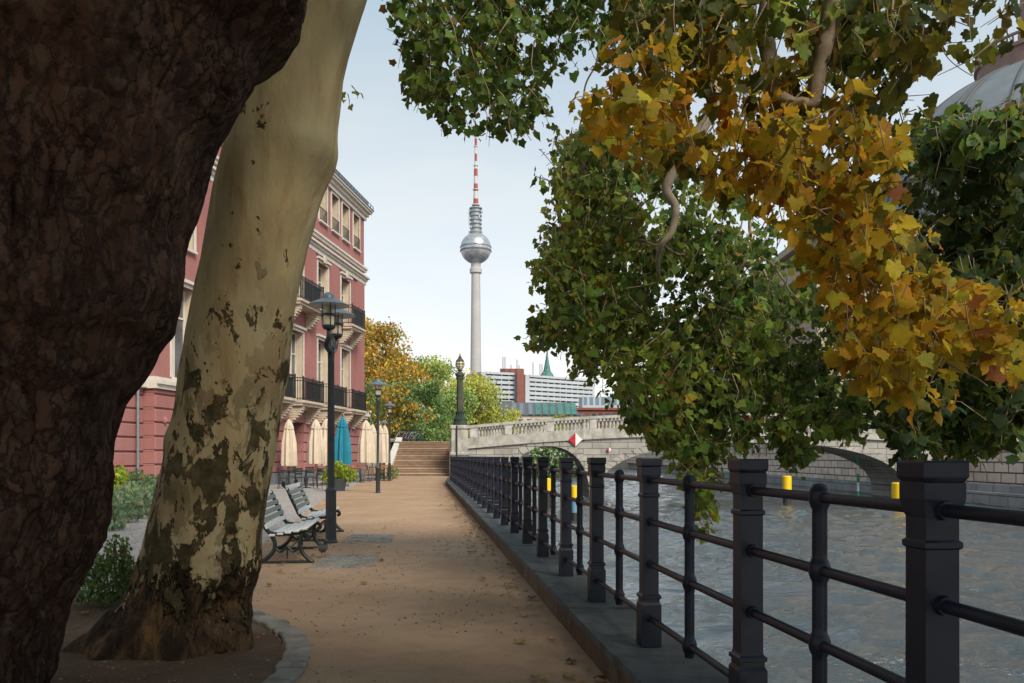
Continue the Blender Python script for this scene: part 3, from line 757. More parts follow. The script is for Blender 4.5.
# limbs of the mottled tree
limb([(352, -140, 6.0), (420, -240, 6.4), (560, -230, 7.4), (690, -90, 8.2), (722, 40, 7.6), (714, 100, 7.4), (698, 136, 7.4), (680, 165, 7.4), (667, 190, 7.4), (676, 207, 7.4), (672, 230, 7.4), (662, 246, 7.45), (658, 262, 7.6), (656, 280, 7.9), (644, 310, 8.6)], .15, .013, b2, 'limb_pale')
limb([(690, -90, 8.2), (672, -20, 7.7), (646, 9, 7.5), (612, 28, 7.5), (600, 45, 7.5), (594, 70, 7.5), (584, 95, 7.5), (580, 130, 7.6)], .03, .006, b2)
limb([(345, -120, 6.0), (390, -230, 6.6), (450, -170, 7.6), (476, -60, 8.2), (482, 40, 8.4), (470, 100, 8.4)], .11, .008, b2)
limb([(662, 246, 7.45), (640, 240, 7.9), (615, 250, 8.9), (580, 280, 9.2), (560, 320, 9.3)], .016, .004, b2)
limb([(664, 244, 7.45), (690, 262, 8.0), (716, 275, 8.8), (740, 270, 9.0)], .016, .006, b2)
limb([(698, 136, 7.4), (702, 160, 7.5), (712, 176, 7.6), (724, 186, 7.9), (742, 180, 8.4)], .02, .008, b2, 'limb_pale')
limb([(667, 190, 7.4), (650, 200, 7.6), (636, 214, 7.8), (628, 232, 8.0)], .008, .003, b2)
limb([(722, 40, 8.3), (745, 150, 9.2), (752, 240, 9.4), (775, 300, 9.4), (798, 340, 9.4), (812, 347, 9.4)], .03, .014, b2)
limb([(745, 200, 9.4), (720, 330, 9.2), (705, 420, 8.8), (700, 500, 8.4), (701, 530, 8.3)], .012, .003, b2)
limb([(752, 240, 9.4), (800, 300, 8.9), (880, 380, 8.4), (930, 430, 8.2)], .016, .004, b2)

# crowns
tw1, tw2 = MB(), MB(); c1, c2 = [], []
# hanging foliage of the mottled tree
GAPS = [[(630, 178), (668, 186), (672, 210), (660, 240), (640, 236)], [(684, 150), (704, 146), (706, 180), (690, 192)], [(716, 222), (738, 206), (762, 226), (744, 246)], [(768, 252), (800, 238), (806, 275), (780, 282)], [(610, 255), (640, 262), (626, 290)], [(780, 322), (812, 306), (820, 350), (792, 356)], [(830, 348), (850, 330), (858, 380), (836, 392)]]
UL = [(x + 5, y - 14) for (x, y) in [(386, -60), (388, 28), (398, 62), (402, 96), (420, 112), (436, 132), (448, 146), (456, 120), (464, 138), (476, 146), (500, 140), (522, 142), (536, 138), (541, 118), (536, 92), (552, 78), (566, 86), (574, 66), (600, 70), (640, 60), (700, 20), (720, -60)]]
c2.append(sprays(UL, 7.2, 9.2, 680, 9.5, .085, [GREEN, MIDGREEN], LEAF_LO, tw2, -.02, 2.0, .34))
MID = [(596, 112), (574, 132), (556, 148), (548, 175), (560, 195), (546, 215), (546, 245), (536, 262), (542, 290), (552, 312), (544, 332), (562, 342), (582, 362), (600, 380), (616, 390), (628, 408), (640, 430), (660, 440), (676, 456), (716, 456), (734, 430), (760, 436), (790, 440), (830, 432), (860, 420), (860, 380), (830, 330), (800, 230), (740, 190), (660, 140)]
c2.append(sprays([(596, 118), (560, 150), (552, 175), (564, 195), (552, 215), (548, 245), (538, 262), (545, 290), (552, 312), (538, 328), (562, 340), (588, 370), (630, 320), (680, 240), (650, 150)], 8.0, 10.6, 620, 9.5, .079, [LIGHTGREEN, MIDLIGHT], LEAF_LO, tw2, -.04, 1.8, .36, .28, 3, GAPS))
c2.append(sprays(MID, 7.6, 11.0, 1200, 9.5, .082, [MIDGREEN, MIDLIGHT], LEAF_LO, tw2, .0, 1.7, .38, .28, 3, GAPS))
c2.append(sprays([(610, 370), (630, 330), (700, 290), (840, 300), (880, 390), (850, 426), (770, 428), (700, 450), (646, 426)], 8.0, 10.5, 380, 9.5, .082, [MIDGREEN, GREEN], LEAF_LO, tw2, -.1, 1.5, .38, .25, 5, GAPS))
for (pl, n_) in (([(676, 440), (722, 440), (718, 480), (704, 492), (709, 526), (699, 530), (694, 516), (698, 490), (684, 474)], 50), ([(778, 430), (812, 430), (806, 462), (792, 470), (780, 456)], 26), ([(636, 410), (680, 420), (674, 458), (652, 442)], 30), ([(822, 410), (866, 400), (860, 432), (840, 438)], 24)):
    c2.append(sprays(pl, 7.8, 8.8, n_, 8, .09, [MIDGREEN, MIDLIGHT], LEAF_LO, tw2, -1, 1, .26))
c2.append(sprays([(528, 318), (552, 316), (558, 338), (540, 342), (524, 334)], 8.8, 9.6, 14, 7, .09, LIGHTGREEN, LEAF_LO, tw2, -1, 1, .22))
c2.append(sprays([(342, 84), (354, 84), (356, 104), (346, 106)], 6.0, 6.2, 2, 3, .07, LIGHTGREEN, LEAF_LO, tw2, -1, 1, .1))
# rough tree: yellow spray close by, olive sprays at the top, green mass over the water with shade in its colours
YB = [(584, 92), (606, 56), (660, 24), (740, 10), (812, 50), (862, 96), (892, 150), (905, 210), (948, 262), (985, 314), (1016, 346), (1002, 368), (974, 382), (970, 404), (946, 410), (922, 384), (880, 394), (852, 384), (842, 346), (816, 300), (790, 216), (740, 196), (694, 168), (640, 158), (596, 132)]
c1.append(sprays(YB, 4.4, 5.8, 255, 7, .093, [YELLOW, OLIVE], LEAF_HI, tw1, -.06, 1.9, .30, .2, 1, GAPS[:4], .2))
c1.append(sprays([(640, 40), (740, 30), (800, 90), (790, 190), (720, 186), (650, 136)], 4.6, 5.4, 62, 6.5, .093, YELLOW, LEAF_HI, tw1, -.2, 1.9, .28, .2, 1, GAPS[:4]))
c1.append(sprays([(820, 210), (900, 230), (950, 290), (980, 325), (956, 388), (874, 378), (844, 330)], 4.5, 5.4, 150, 7, .093, YELLOW, LEAF_HI, tw1, -.25, 1.9, .28, .2, 1))
c1.append(sprays([(790, 120), (870, 110), (900, 200), (840, 230), (795, 210)], 4.7, 5.6, 44, 6, .093, [YELLOW, OLIVE], LEAF_HI, tw1, -.3, 1.9, .28, .2, 1))
c1.append(sprays([(600, -40), (900, -40), (900, 36), (840, 56), (740, 30), (640, 40)], 4.8, 6.6, 180, 7.5, .093, [OLIVE, MIDLIGHT], LEAF_HI, tw1, -.2, 1.6, .32))
c1.append(sprays([(790, 20), (880, 30), (925, 60), (915, 116), (880, 126), (830, 80)], 4.8, 5.8, 30, 6, .10, OLIVE, LEAF_HI, tw1, -.2, 1.6, .28))
c1.append(sprays([(880, -40), (1040, -40), (1040, 20), (990, 56), (960, 64), (940, 44), (915, 86), (900, 88), (890, 46)], 4.2, 4.9, 34, 5, .11, OLIVE, LEAF_HI, tw1, -.2, 1.6, .30))
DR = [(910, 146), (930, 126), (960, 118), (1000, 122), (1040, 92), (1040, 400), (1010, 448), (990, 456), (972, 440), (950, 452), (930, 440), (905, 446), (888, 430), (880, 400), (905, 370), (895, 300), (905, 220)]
c1.append(sprays(DR, 6.0, 8.2, 560, 10, .10, SHADE_GREEN, LEAF_LO, tw1, -.25, 1.4, .36))
c1.append(sprays([(915, 126), (960, 114), (1024, 106), (1024, 136), (930, 156)], 5.9, 6.6, 40, 7, .095, MIDGREEN, LEAF_LO, tw1, -1, 1.1, .26))
c1.append(sprays([(895, 410), (1030, 390), (1020, 436), (996, 458), (965, 446), (940, 456), (905, 446)], 6.4, 7.4, 66, 8, .095, MIDGREEN, LEAF_LO, tw1, -.5, 1.1, .28))
c1.append(sprays([(960, 300), (1000, 300), (1040, 330), (1040, 380), (1000, 376), (974, 350)], 4.5, 5.3, 26, 6, .093, YELLOW, LEAF_HI, tw1, -.6, 1.9, .28, .2, 1))
# rest of both crowns, with unseen leaves added overhead to shade the near ground
def overhead(cx, cy, rx, ry, z0, z1, n, cols, size=.20):
    u = RNG.uniform(-1, 1, (n * 3, 3)); u = u[np.linalg.norm(u[:, :2], axis=1) < 1][:n]
    P = np.stack([cx + rx * u[:, 0], cy + ry * u[:, 1], z0 + (z1 - z0) * (u[:, 2] * .5 + .5)], 1)
    y = np.maximum(P[:, 1], .05); py = HZ - (P[:, 2] - H) / y * F; px = 512 + P[:, 0] / y * F
    vis = (P[:, 1] > .2) & (py > -45) & (px > -60) & (px < 1090); P = P[~vis & (P[:, 2] > 2.6)]
    return leaf_arrays(P, size * RNG.uniform(.7, 1.3, len(P)), pick(cols, len(P)), LEAF_LO)
c1.append(overhead(-3.4, .8, 4.8, 5.5, 4.8, 8.5, 3600, MIDGREEN, .24))
c1.append(overhead(.8, .2, 3.4, 2.4, 3.2, 5.2, 2400, MIDGREEN, .24))  # low canopy added over the near path for its shade
c1.append(overhead(-5.2, 2.4, 3.4, 5.0, 3.6, 6.0, 1500, MIDGREEN, .24))
c1.append(overhead(3.6, -1.6, 4.0, 2.6, 3.9, 7.0, 3600, MIDGREEN, .24))  # unseen canopy beside and behind the camera, added to shade path and railing
c2.append(overhead(-3.4, 8.5, 3.6, 3.6, 6.4, 9.5, 1800, MIDGREEN, .22))
leaf_object('crown', c1, M['leaf'], b1); leaf_object('crown', c2, M['leaf'], b2)
tag(tw1.build('twigs', M['bark_limb'], b1), kind='stuff'); tag(tw2.build('twigs', M['bark_limb'], b2), kind='stuff')
# seed balls
for (par, lst) in ((b1, [(1000, 0, 0)] and [(921, 27, 4.45), (978, 62, 4.4), (842, 290, 4.9)]), (b2, [(507, 140, 8.0), (512, 128, 8.2)])):
    for q in lst:
        p = W(*q); mb = MB(); mb.ball(p, .017, 10, 8); mb.tube([p, (p[0] + .01, p[1], p[2] + .12)], .0018, 4); mb.build('seed_ball', M['bark_limb'], par, True)

# ================================================================= PINK BUILDING
def fx(d): return -9.58 - .1235 * (55 - d)            # facade line
UF = Vector((.1235, 1, 0)).normalized(); NF = Vector((UF.y, -UF.x, 0))   # along facade, outwards (to the path)
FP = Vector((fx(55), 55, 0))
def fp(s, o=0.0, z=0.0): p = FP - UF * s + NF * o; return (p.x, p.y, z)   # s metres back from the far corner
fz = math.atan2(UF.y, UF.x)
FA = math.pi / 2 - math.atan(.1235)
bl = thing('apartment_house', 'pink rendered house with white cornices and iron balconies behind the parasols', 'building', fp(12, -5))
def fbox(mb, s0, s1, o0, o1, z0, z1, bev=0.0):
    c = fp((s0 + s1) / 2, (o0 + o1) / 2, (z0 + z1) / 2); return mb.box(c, (abs(s1 - s0), abs(o1 - o0), z1 - z0), FA, bev)
LW = 25.2
cols_s = [3.8, 7.75, 11.6, 15.5, 19.4, 23.1]
GF, C2, TOP = 3.75, 12.6, 16.95
WINS = []         # (s, z0, z1, half width)
for s in cols_s:
    WINS += [(s, 4.25, 7.75, .82), (s, 9.25, 12.0, .82), (s, 14.35, 16.45, .62)]
    if s > 8: WINS.append((s - 2.0, 14.35, 16.45, .62)) if False else None
WINS += [(1.65, 14.35, 16.45, .62), (5.7, 14.35, 16.45, .62)]
WINS = [x for x in WINS if x]
# wall with openings: vertical strips between edges
def wall_with_holes(mb, s0, s1, z0, z1, holes, o0, o1):
    es = sorted({s0, s1} | {h[0] - h[3] for h in holes} | {h[0] + h[3] for h in holes}); es = [x for x in es if s0 <= x <= s1]
    for a, b in zip(es[:-1], es[1:]):
        m = (a + b) / 2; hs = sorted([(h[1], h[2]) for h in holes if h[0] - h[3] < m < h[0] + h[3]])
        z = z0
        for (p, q) in hs:
            if p > z: fbox(mb, a, b, o0, o1, z, p)
            z = q
        if z < z1: fbox(mb, a, b, o0, o1, z, z1)
mb = MB()
wall_with_holes(mb, 0, LW, GF, TOP, WINS, -.45, 0)
fbox(mb, .0, LW, -12, -.46, 0, TOP)                       # body
for s in (1.1, 5.8, 9.7, 13.6, 17.4, 21.3):               # flat pilaster strips
    fbox(mb, s - .9 if s < 2 else s - .62, s + .62, .002, .10, GF + .3, C2 - .2)
mb.build('wall', M['pink'], bl)
mb = MB(); z = .55
doors = [(3.8, 0, 2.9, .8), (11.6, 0, 2.9, .8), (19.4, 0, 2.9, .8)]
while z < GF - .05:
    z2 = min(z + .50, GF)
    es = sorted([0, LW] + [q for dd in doors for q in (dd[0] - dd[3], dd[0] + dd[3])])
    for a, b in zip(es[:-1], es[1:]):
        if any(abs((a + b) / 2 - dd[0]) < dd[3] for dd in doors) and z < 2.85: continue
        fbox(mb, a, b, -.45, .10, z + .03, z2 - .03, .025); fbox(mb, a, b, -.451, .03, z2 - .032, z2 + .032)
    z = z2
mb.build('rusticated_base', M['pink'], bl)
mb = MB(); fbox(mb, -.02, LW + .02, -.44, .16, 0, .55, .02); mb.build('plinth', M['zinc'], bl)
mb = MB()
for (a, b, o) in ((GF + .0, GF + .16, .2), (GF + .16, GF + .3, .30), (GF + .3, GF + .42, .16)): fbox(mb, -.08 - o, LW + .1, -.4, o, a + .002, b)
mb.build('ledge', M['white_trim'], bl)
mb = MB()
for (a, b, o) in ((C2 - .2, C2 + .05, .12), (C2 + .05, C2 + .2, .2), (C2 + .2, C2 + .32, .32), (C2 + .62, C2 + .78, .14), (C2 + .78, C2 + .9, .22)): fbox(mb, -o, LW + .1, -.4, o, a + .002, b)
mb.build('middle_cornice', M['white_trim'], bl)
mb = MB()
for (a, b, o) in ((TOP - .35, TOP - .1, .14), (TOP - .1, TOP + .1, .26), (TOP + .1, TOP + .24, .42), (TOP + .24, TOP + .34, .5)): fbox(mb, -o, LW + .1, -.4, o, a + .002, b)
mb.build('top_cornice', M['white_trim'], bl)
mb = MB(); fbox(mb, -.53, LW, -11, .53, TOP + .34, TOP + .40); fbox(mb, -.2, LW, -11, .2, TOP + .40, TOP + .95)
mb.build('roof', M['roof_slate'], bl)
mb = MB()
for s in np.arange(-.5, LW, .55): fbox(mb, s, s + .06, .45, .5, TOP + .40, TOP + .62)
fbox(mb, -.5, LW, .46, .485, TOP + .62, TOP + .66); mb.build('snow_guard', M['zinc'], bl)
for (s, z0, z1, hw) in WINS:
    mb = MB(); fr = .13
    fbox(mb, s - hw - fr, s - hw, -.05, .045, z0, z1 + fr); fbox(mb, s + hw, s + hw + fr, -.05, .045, z0, z1 + fr); fbox(mb, s - hw, s + hw, -.05, .05, z1, z1 + fr)
    if z0 < 14: fbox(mb, s - hw - .2, s + hw + .2, -.02, .16, z1 + fr + .02, z1 + fr + .14)
    fbox(mb, s - hw - .05, s + hw + .05, -.05, .14, z0 - .10, z0)
    wdw = mb.build('window', M['white_trim'], bl)
    for q in (-hw + .01, hw - .01):                       # deep side reveals
        mb = MB(); fbox(mb, s + q - .01, s + q + .01, -.44, -.05, z0, z1); mb.build('reveal', M['curtain'], wdw)
    mb = MB(); fbox(mb, s - hw + .02, s + hw - .02, -.445, -.40, z0, z1); mb.build('pane', M['glass'], wdw)
    mb = MB()
    for q in (-hw + .06, 0, hw - .06): fbox(mb, s + q - .035, s + q + .035, -.40, -.35, z0, z1)
    for zz in (z0 + .04, z0 + (z1 - z0) * .68, z1 - .05): fbox(mb, s - hw + .02, s + hw - .02, -.398, -.352, zz - .035, zz + .035)
    mb.build('sash', M['white_trim'], wdw)
    if z0 > 14:
        mb = MB()
        fbox(mb, s - hw, s + hw, .02, .05, z0 + .72, z0 + .76); fbox(mb, s - hw, s + hw, .02, .05, z0 + .06, z0 + .10)
        for q in np.arange(-hw, hw, .14): fbox(mb, s + q, s + q + .03, .025, .045, z0 + .1, z0 + .72)
        mb.build('window_guard', M['dark_metal'], wdw)
    elif z0 > 9: # carved head
        mb = MB(); fbox(mb, s - .22, s + .22, 0, .2, z1 + .02, z1 + .45, .05); mb.build('keystone', M['stone_trim'], wdw)
def balcony(s0, s1, zb, dep=.95):
    mb = MB(); fbox(mb, s0, s1, .0, dep, zb - .02, zb + .12, .02); fbox(mb, s0 + .05, s1 - .05, .0, dep - .1, zb - .14, zb - .022)
    b = mb.build('balcony', M['stone_trim'], bl)
    for s in (s0 + .35, s1 - .35):
        mb = MB()
        for k in range(7):
            a0 = k / 7; fbox(mb, s - .17, s + .17, 0, (dep - .15) * (1 - a0 ** 1.8 * .85), zb - .14 - (k + 1) * .12, zb - .14 - k * .12 - .004, .02)
        mb.build('bracket', M['stone_trim'], b)
    mb = MB(); zr = zb + .12
    for zz in (zr + .08, zr + .95, zr + 1.1):
        fbox(mb, s0 + .05, s1 - .05, dep - .09, dep - .05, zz, zz + .035)
        for s in (s0 + .05, s1 - .09): fbox(mb, s, s + .04, .0, dep - .09, zz, zz + .035)
    q = s0 + .05
    while q < s1 - .05:
        fbox(mb, q, q + .022, dep - .082, dep - .058, zr, zr + 1.1); q += .115
    for s in (s0 + .05, s1 - .09):
        for o in np.arange(.05, dep - .1, .13): fbox(mb, s, s + .022, o, o + .022, zr, zr + 1.1)
    for s in (s0 + .05, s1 - .1, (s0 + s1) / 2): fbox(mb, s, s + .05, dep - .1, dep - .05, zr, zr + 1.2)
    # cloth privacy panels tied inside the rail
    mb.build('balcony_railing', M['dark_metal'], b)
    mb = MB(); fbox(mb, s0 + (s1 - s0) * .12, s1 - (s1 - s0) * .2, dep - .12, dep - .105, zr + .1, zr + 1.0); mb.build('privacy_panel', M['steel_grey'], b)
for (a, b) in ((2.4, 5.2), (6.2, 9.3), (10.1, 13.1), (14.0, 17.0), (17.9, 20.9)): balcony(a, b, 4.0)
for (a, b) in ((2.5, 5.1), (9.9, 13.3), (17.8, 21)): balcony(a, b, 9.0, .9)
# balconies on the end wall
for zb in (8.6, 13.55):
    mb = MB(); c0 = fp(-.5, -2.0, zb); mb.box(c0, (1.0, 2.6, .16), FA, .02); b = mb.build('balcony', M['stone_trim'], bl)
    mb = MB()
    for o in np.arange(-3.25, -.7, .12): fbox(mb, -.97, -.94, o, o + .025, zb + .08, zb + 1.2)
    for s in np.arange(-.9, 0, .12): fbox(mb, s, s + .025, -.74, -.715, zb + .08, zb + 1.2)
    fbox(mb, -.985, -.93, -3.3, -.7, zb + 1.2, zb + 1.24); fbox(mb, -.93, 0, -.75, -.7, zb + 1.2, zb + 1.24)
    fbox(mb, -.965, -.955, -3.2, -.75, zb + .12, zb + 1.1)
    mb.build('balcony_railing', M['dark_metal'], b)
for s in (-.16,):
    p = fp(s, -.25); MB().tube([(p[0], p[1], .2), (p[0], p[1], TOP)], .06, 10).build('drainpipe', M['zinc'], bl, True)
for dd in doors:
    mb = MB(); fbox(mb, dd[0] - dd[3], dd[0] + dd[3], -.44, -.40, .0, 2.9); mb.build('door', M['glass'], bl)
# recessed wing nearer to the trees
mb = MB(); z = .5
while z < GF:
    fbox(mb, LW, LW + 16, -.9, -.35, z + .03, z + .47, .025); fbox(mb, LW, LW + 16, -.9, -.42, z + .468, z + .532); z += .5
fbox(mb, LW, LW + 16, -12, -.62, GF + .2, 15.5); fbox(mb, LW, LW + 16, -12, -.9, 0, GF + .2); mb.build('side_wing', M['pink'], bl)
mb = MB(); fbox(mb, LW + .002, LW + 16, -.9, -.15, GF, GF + .3, .03); fbox(mb, LW + .002, LW + 16, -.9, -.38, GF + 1.5, GF + 1.75, .03); mb.build('wing_ledge', M['white_trim'], bl)
mb = MB(); fbox(mb, LW + .002, LW + 16, -.9, -.3, 0, .5, .02); mb.build('wing_plinth', M['zinc'], bl)
for s in (LW + 2.6, LW + 6.6):
    mb = MB(); fbox(mb, s - .75, s + .75, -.64, -.56, 6.2, 8.9); wdw = mb.build('window', M['white_trim'], bl)
    mb = MB(); fbox(mb, s - .62, s - .04, -.6, -.553, 6.32, 8.78); fbox(mb, s + .04, s + .62, -.6, -.553, 6.32, 8.78); mb.build('pane', M['glass'], wdw)
p = fp(LW + .55, -.24); mb = MB(); mb.tube([(p[0], p[1], .1), (p[0], p[1], GF)], .055, 10); mb.lathe([(.075, 0), (.075, .08)], (p[0], p[1], 1.55), 10); mb.build('drainpipe', M['zinc'], bl, True)
mb = MB(); q = fp(LW - .55, .13, 2.65); mb.ball(q, .11, 10, 8, (1, .6, 1.2)); mb.build('wall_light', M['pink'], bl, True)

# ================================================================= LAMPS
def lantern(parent, c, s=1.0):
    """hat-shaped park lantern; c is the foot of the lantern"""
    x, y, z = c; S = lambda pr: [(r * s, zz * s) for (r, zz) in pr]
    l = MB().lathe(S([(.05, 0), (.085, .02), (.10, .05), (.10, .07), (.085, .075)]), c, 14).build('lantern', M['lamp_metal'], parent, True)
    MB().lathe(S([(.078, .072), (.086, .12), (.088, .33), (.08, .375)]), c, 14).build('lantern_glass', M['lantern_glass'], l, True)
    mb = MB()
    for k in range(4):
        a = k * math.pi / 2 + .5; mb.tube([(x + .10 * s * math.cos(a), y + .10 * s * math.sin(a), z + .06 * s), (x + .10 * s * math.cos(a), y + .10 * s * math.sin(a), z + .40 * s)], .008, 6)
    mb.lathe(S([(.115, .215), (.115, .245), (.09, .245), (.09, .215)]), c, 14, False)
    mb.build('lantern_cage', M['lamp_metal'], l, True)
    MB().lathe(S([(.31, .365), (.312, .372), (.27, .40), (.18, .445), (.10, .475), (.095, .50), (.085, .53), (.055, .56), (.02, .575), (.004, .578)]), c, 28, False).build('shade', M['shade_metal'], l, True)
    MB().lathe(S([(.305, .364), (.26, .392), (.17, .435), (.09, .462), (.004, .466)]), c, 28, False).build('reflector', M['lamp_under'], l, True)
POLE = lambda h, k: [(.105 * k, 0), (.105 * k, .03), (.085 * k, .05), (.082 * k, h * .245), (.088 * k, h * .247), (.088 * k, h * .256), (.058 * k, h * .266), (.05 * k, h * .93), (.062 * k, h * .935), (.062 * k, h * .95), (.05 * k, h * .955), (.045 * k, h)]
g = G(331, 543); t = thing('park_lamp', 'tall black twin-headed park lamp standing behind the white benches', 'street lamp', g, group='hat-shaped lamps along the path')
MB().lathe(POLE(3.25, 1.0), g, 18).build('pole', M['lamp_metal'], t, True)
for sgn in (-1, 1):
    top = (g[0] + (.05 if sgn < 0 else .0), g[1] + sgn * .40, 3.27 if sgn < 0 else 3.25); mb = MB()
    sp = spline([(g[0], g[1], 2.84), (g[0], g[1] + sgn * .07, 2.98), (g[0] - .01, g[1] + sgn * .30, 3.05), (top[0], top[1], 3.17), (top[0], top[1], top[2])], 6)
    mb.tube(sp, [.05 - .02 * (i / (len(sp) - 1)) for i in range(len(sp))], 10)
    mb.build('arm', M['lamp_metal'], t, True); lantern(t, top)
for (px, py, hgt, lab) in ((378, 493, 3.62, 'single-headed park lamp at the edge of the path by the cream parasols'), (389.5, 481, 3.75, 'slim park lamp standing just before the foot of the stone steps')):
    g = G(px, py); t = thing('park_lamp', lab, 'street lamp', g, group='hat-shaped lamps along the path')
    MB().lathe(POLE(hgt, .95), g, 14).build('pole', M['lamp_metal'], t, True); lantern(t, (g[0], g[1], hgt - .1), 1.2)
g = (-9.0, 59.5, 0); t = thing('park_lamp', 'most distant park lamp rising behind the last cream parasols', 'street lamp', g, group='hat-shaped lamps along the path')
MB().lathe(POLE(3.3, .95), g, 14).build('pole', M['lamp_metal'], t, True); lantern(t, (g[0], g[1], 3.3))

# ================================================================= BENCHES
def bench(lab, g, rz):
    t = thing('park_bench', lab, 'bench', g, rz, 'white slatted benches'); x0, y0 = 0, 0
    L = 1.75
    o = Vector(g)
    def B(name, mb, m, par=t):
        me = MB(); cr, sr = math.cos(rz), math.sin(rz)
        me.v = [(x + o.x, y + o.y, z + o.z) for (x, y, z) in mb.v]; me.f = mb.f
        return me.build(name, m, par, True)
    # seat: five slats running along Y, seat front at x=0, back at x=-.46
    seat = MB()
    for k in range(5):
        xx = -.035 - k * .098; zz = .425 - .016 * k + (.012 if k == 0 else 0) - (.0)
        seat.box((xx, L / 2, zz), (.078, L + .06, .028), 0, .008)
    B('seat', seat, M['bench_white'])
    back = []
    for k in range(6):
        tt = k / 5; xx = -.50 - .15 * tt - .04 * tt * tt; zz = .47 + .385 * tt
        back.append((xx, zz))
    for k, (xx, zz) in enumerate(back):
        mb = MB(); mb.box((0, 0, 0), (.022, L + .06, .064 if k < 5 else .075), 0, .006)
        tl = .32; mb.v = [(x * math.cos(tl) - z * math.sin(tl) + xx, y + L / 2, x * math.sin(tl) + z * math.cos(tl) + zz) for (x, y, z) in mb.v]
        B('back_slat', mb, M['bench_white'] if k in (0, 5) else M['bench_grey'])
    for yy in (.05, L - .05):
        mb = MB()
        P = lambda pts: spline([(x, yy, z) for (x, z) in pts], 6)
        mb.tube(P([(-.73, .95), (-.755, .915), (-.73, .88), (-.69, .84), (-.63, .70), (-.555, .54), (-.50, .43), (-.42, .375), (-.25, .375), (-.06, .385), (.0, .36), (.01, .315), (-.03, .30)]), .026, 8, True, .8)   # back, seat rail and front scroll
        mb.tube(P([(-.06, .37), (-.09, .26), (-.06, .14), (.02, .05), (.07, .02)]), .026, 8)        # front leg
        mb.tube(P([(-.47, .40), (-.40, .27), (-.42, .15), (-.52, .05), (-.60, .02)]), .026, 8)      # rear leg
        mb.tube(P([(-.08, .22), (-.17, .15), (-.245, .205), (-.33, .15), (-.41, .22)]), .018, 8)    # scroll tie
        mb.tube([(-.245, yy, .20), (-.245, yy, .06)], .010, 6)
        mb.tube([(-.62, yy, .016), (.09, yy, .016)], .02, 8)                                        # foot bar
        B('end_frame', mb, M['bench_iron'])
    mb = MB(); mb.tube([(-.245, .05, .17), (-.245, L - .05, .17)], .010, 6); B('tie_rod', mb, M['bench_iron'])
    return t
gn = G(311.5, 563); bench('white slatted bench half hidden by the mottled trunk, pigeon at its foot', (gn[0] - .05, gn[1] - .05, 0), math.atan(.13))
bench('white slatted bench standing behind the tall twin-headed lamp post', (gn[0] - .33, gn[1] + 2.72, 0), math.atan(.13))

# pigeon
g = G(323, 558.5); t = thing('pigeon', 'small grey pigeon standing on the setts beside the bench', 'bird', g)
ring = []
sp = [(-.17, .105, .012, .006), (-.12, .11, .030, .014), (-.07, .12, .045, .040), (-.01, .135, .056, .058), (.05, .155, .052, .055), (.09, .185, .034, .034), (.105, .215, .024, .025), (.115, .24, .026, .026), (.135, .25, .021, .020), (.152, .248, .008, .008), (.172, .242, .003, .003)]
mb = MB(); sg = 14; yaw = -1.05
for (x, z, rw, rh) in sp:
    for k in range(sg):
        a = 2 * math.pi * k / sg; yy = rw * math.cos(a); zz = z + rh * math.sin(a)
        mb.v.append((g[0] + x * math.cos(yaw) - yy * math.sin(yaw), g[1] + x * math.sin(yaw) + yy * math.cos(yaw), zz))
for i in range(len(sp) - 1):
    for k in range(sg): mb.f.append((i * sg + k, i * sg + (k + 1) % sg, (i + 1) * sg + (k + 1) % sg, (i + 1) * sg + k))
mb.f.append(tuple(range(sg - 1, -1, -1))); mb.f.append(tuple((len(sp) - 1) * sg + k for k in range(sg)))
mpg = NT('pigeon_feather'); pv = mpg.coord(); mcol = mpg.ramp(mpg.sep(pv)[2], [(.0, (.10, .11, .13)), (.17, (.13, .145, .17)), (.2, (.05, .07, .08))]); mpg.done(mpg.bsdf(mcol, .6))
mb.build('body', mpg.m, t, True)
mleg = plain('pigeon_leg', (.30, .07, .05), .6)
for sgn in (-1, 1):
    lx, ly = .02 * math.cos(yaw) - sgn * .022 * math.sin(yaw), .02 * math.sin(yaw) + sgn * .022 * math.cos(yaw)
    mb = MB(); mb.tube([(g[0] + lx, g[1] + ly, .10), (g[0] + lx, g[1] + ly, .008)], .005, 6)
    for da in (-.5, 0, .5): mb.tube([(g[0] + lx, g[1] + ly, .008), (g[0] + lx + .035 * math.cos(yaw + da), g[1] + ly + .035 * math.sin(yaw + da), .005)], .003, 5)
    mb.build('leg', mleg, t)

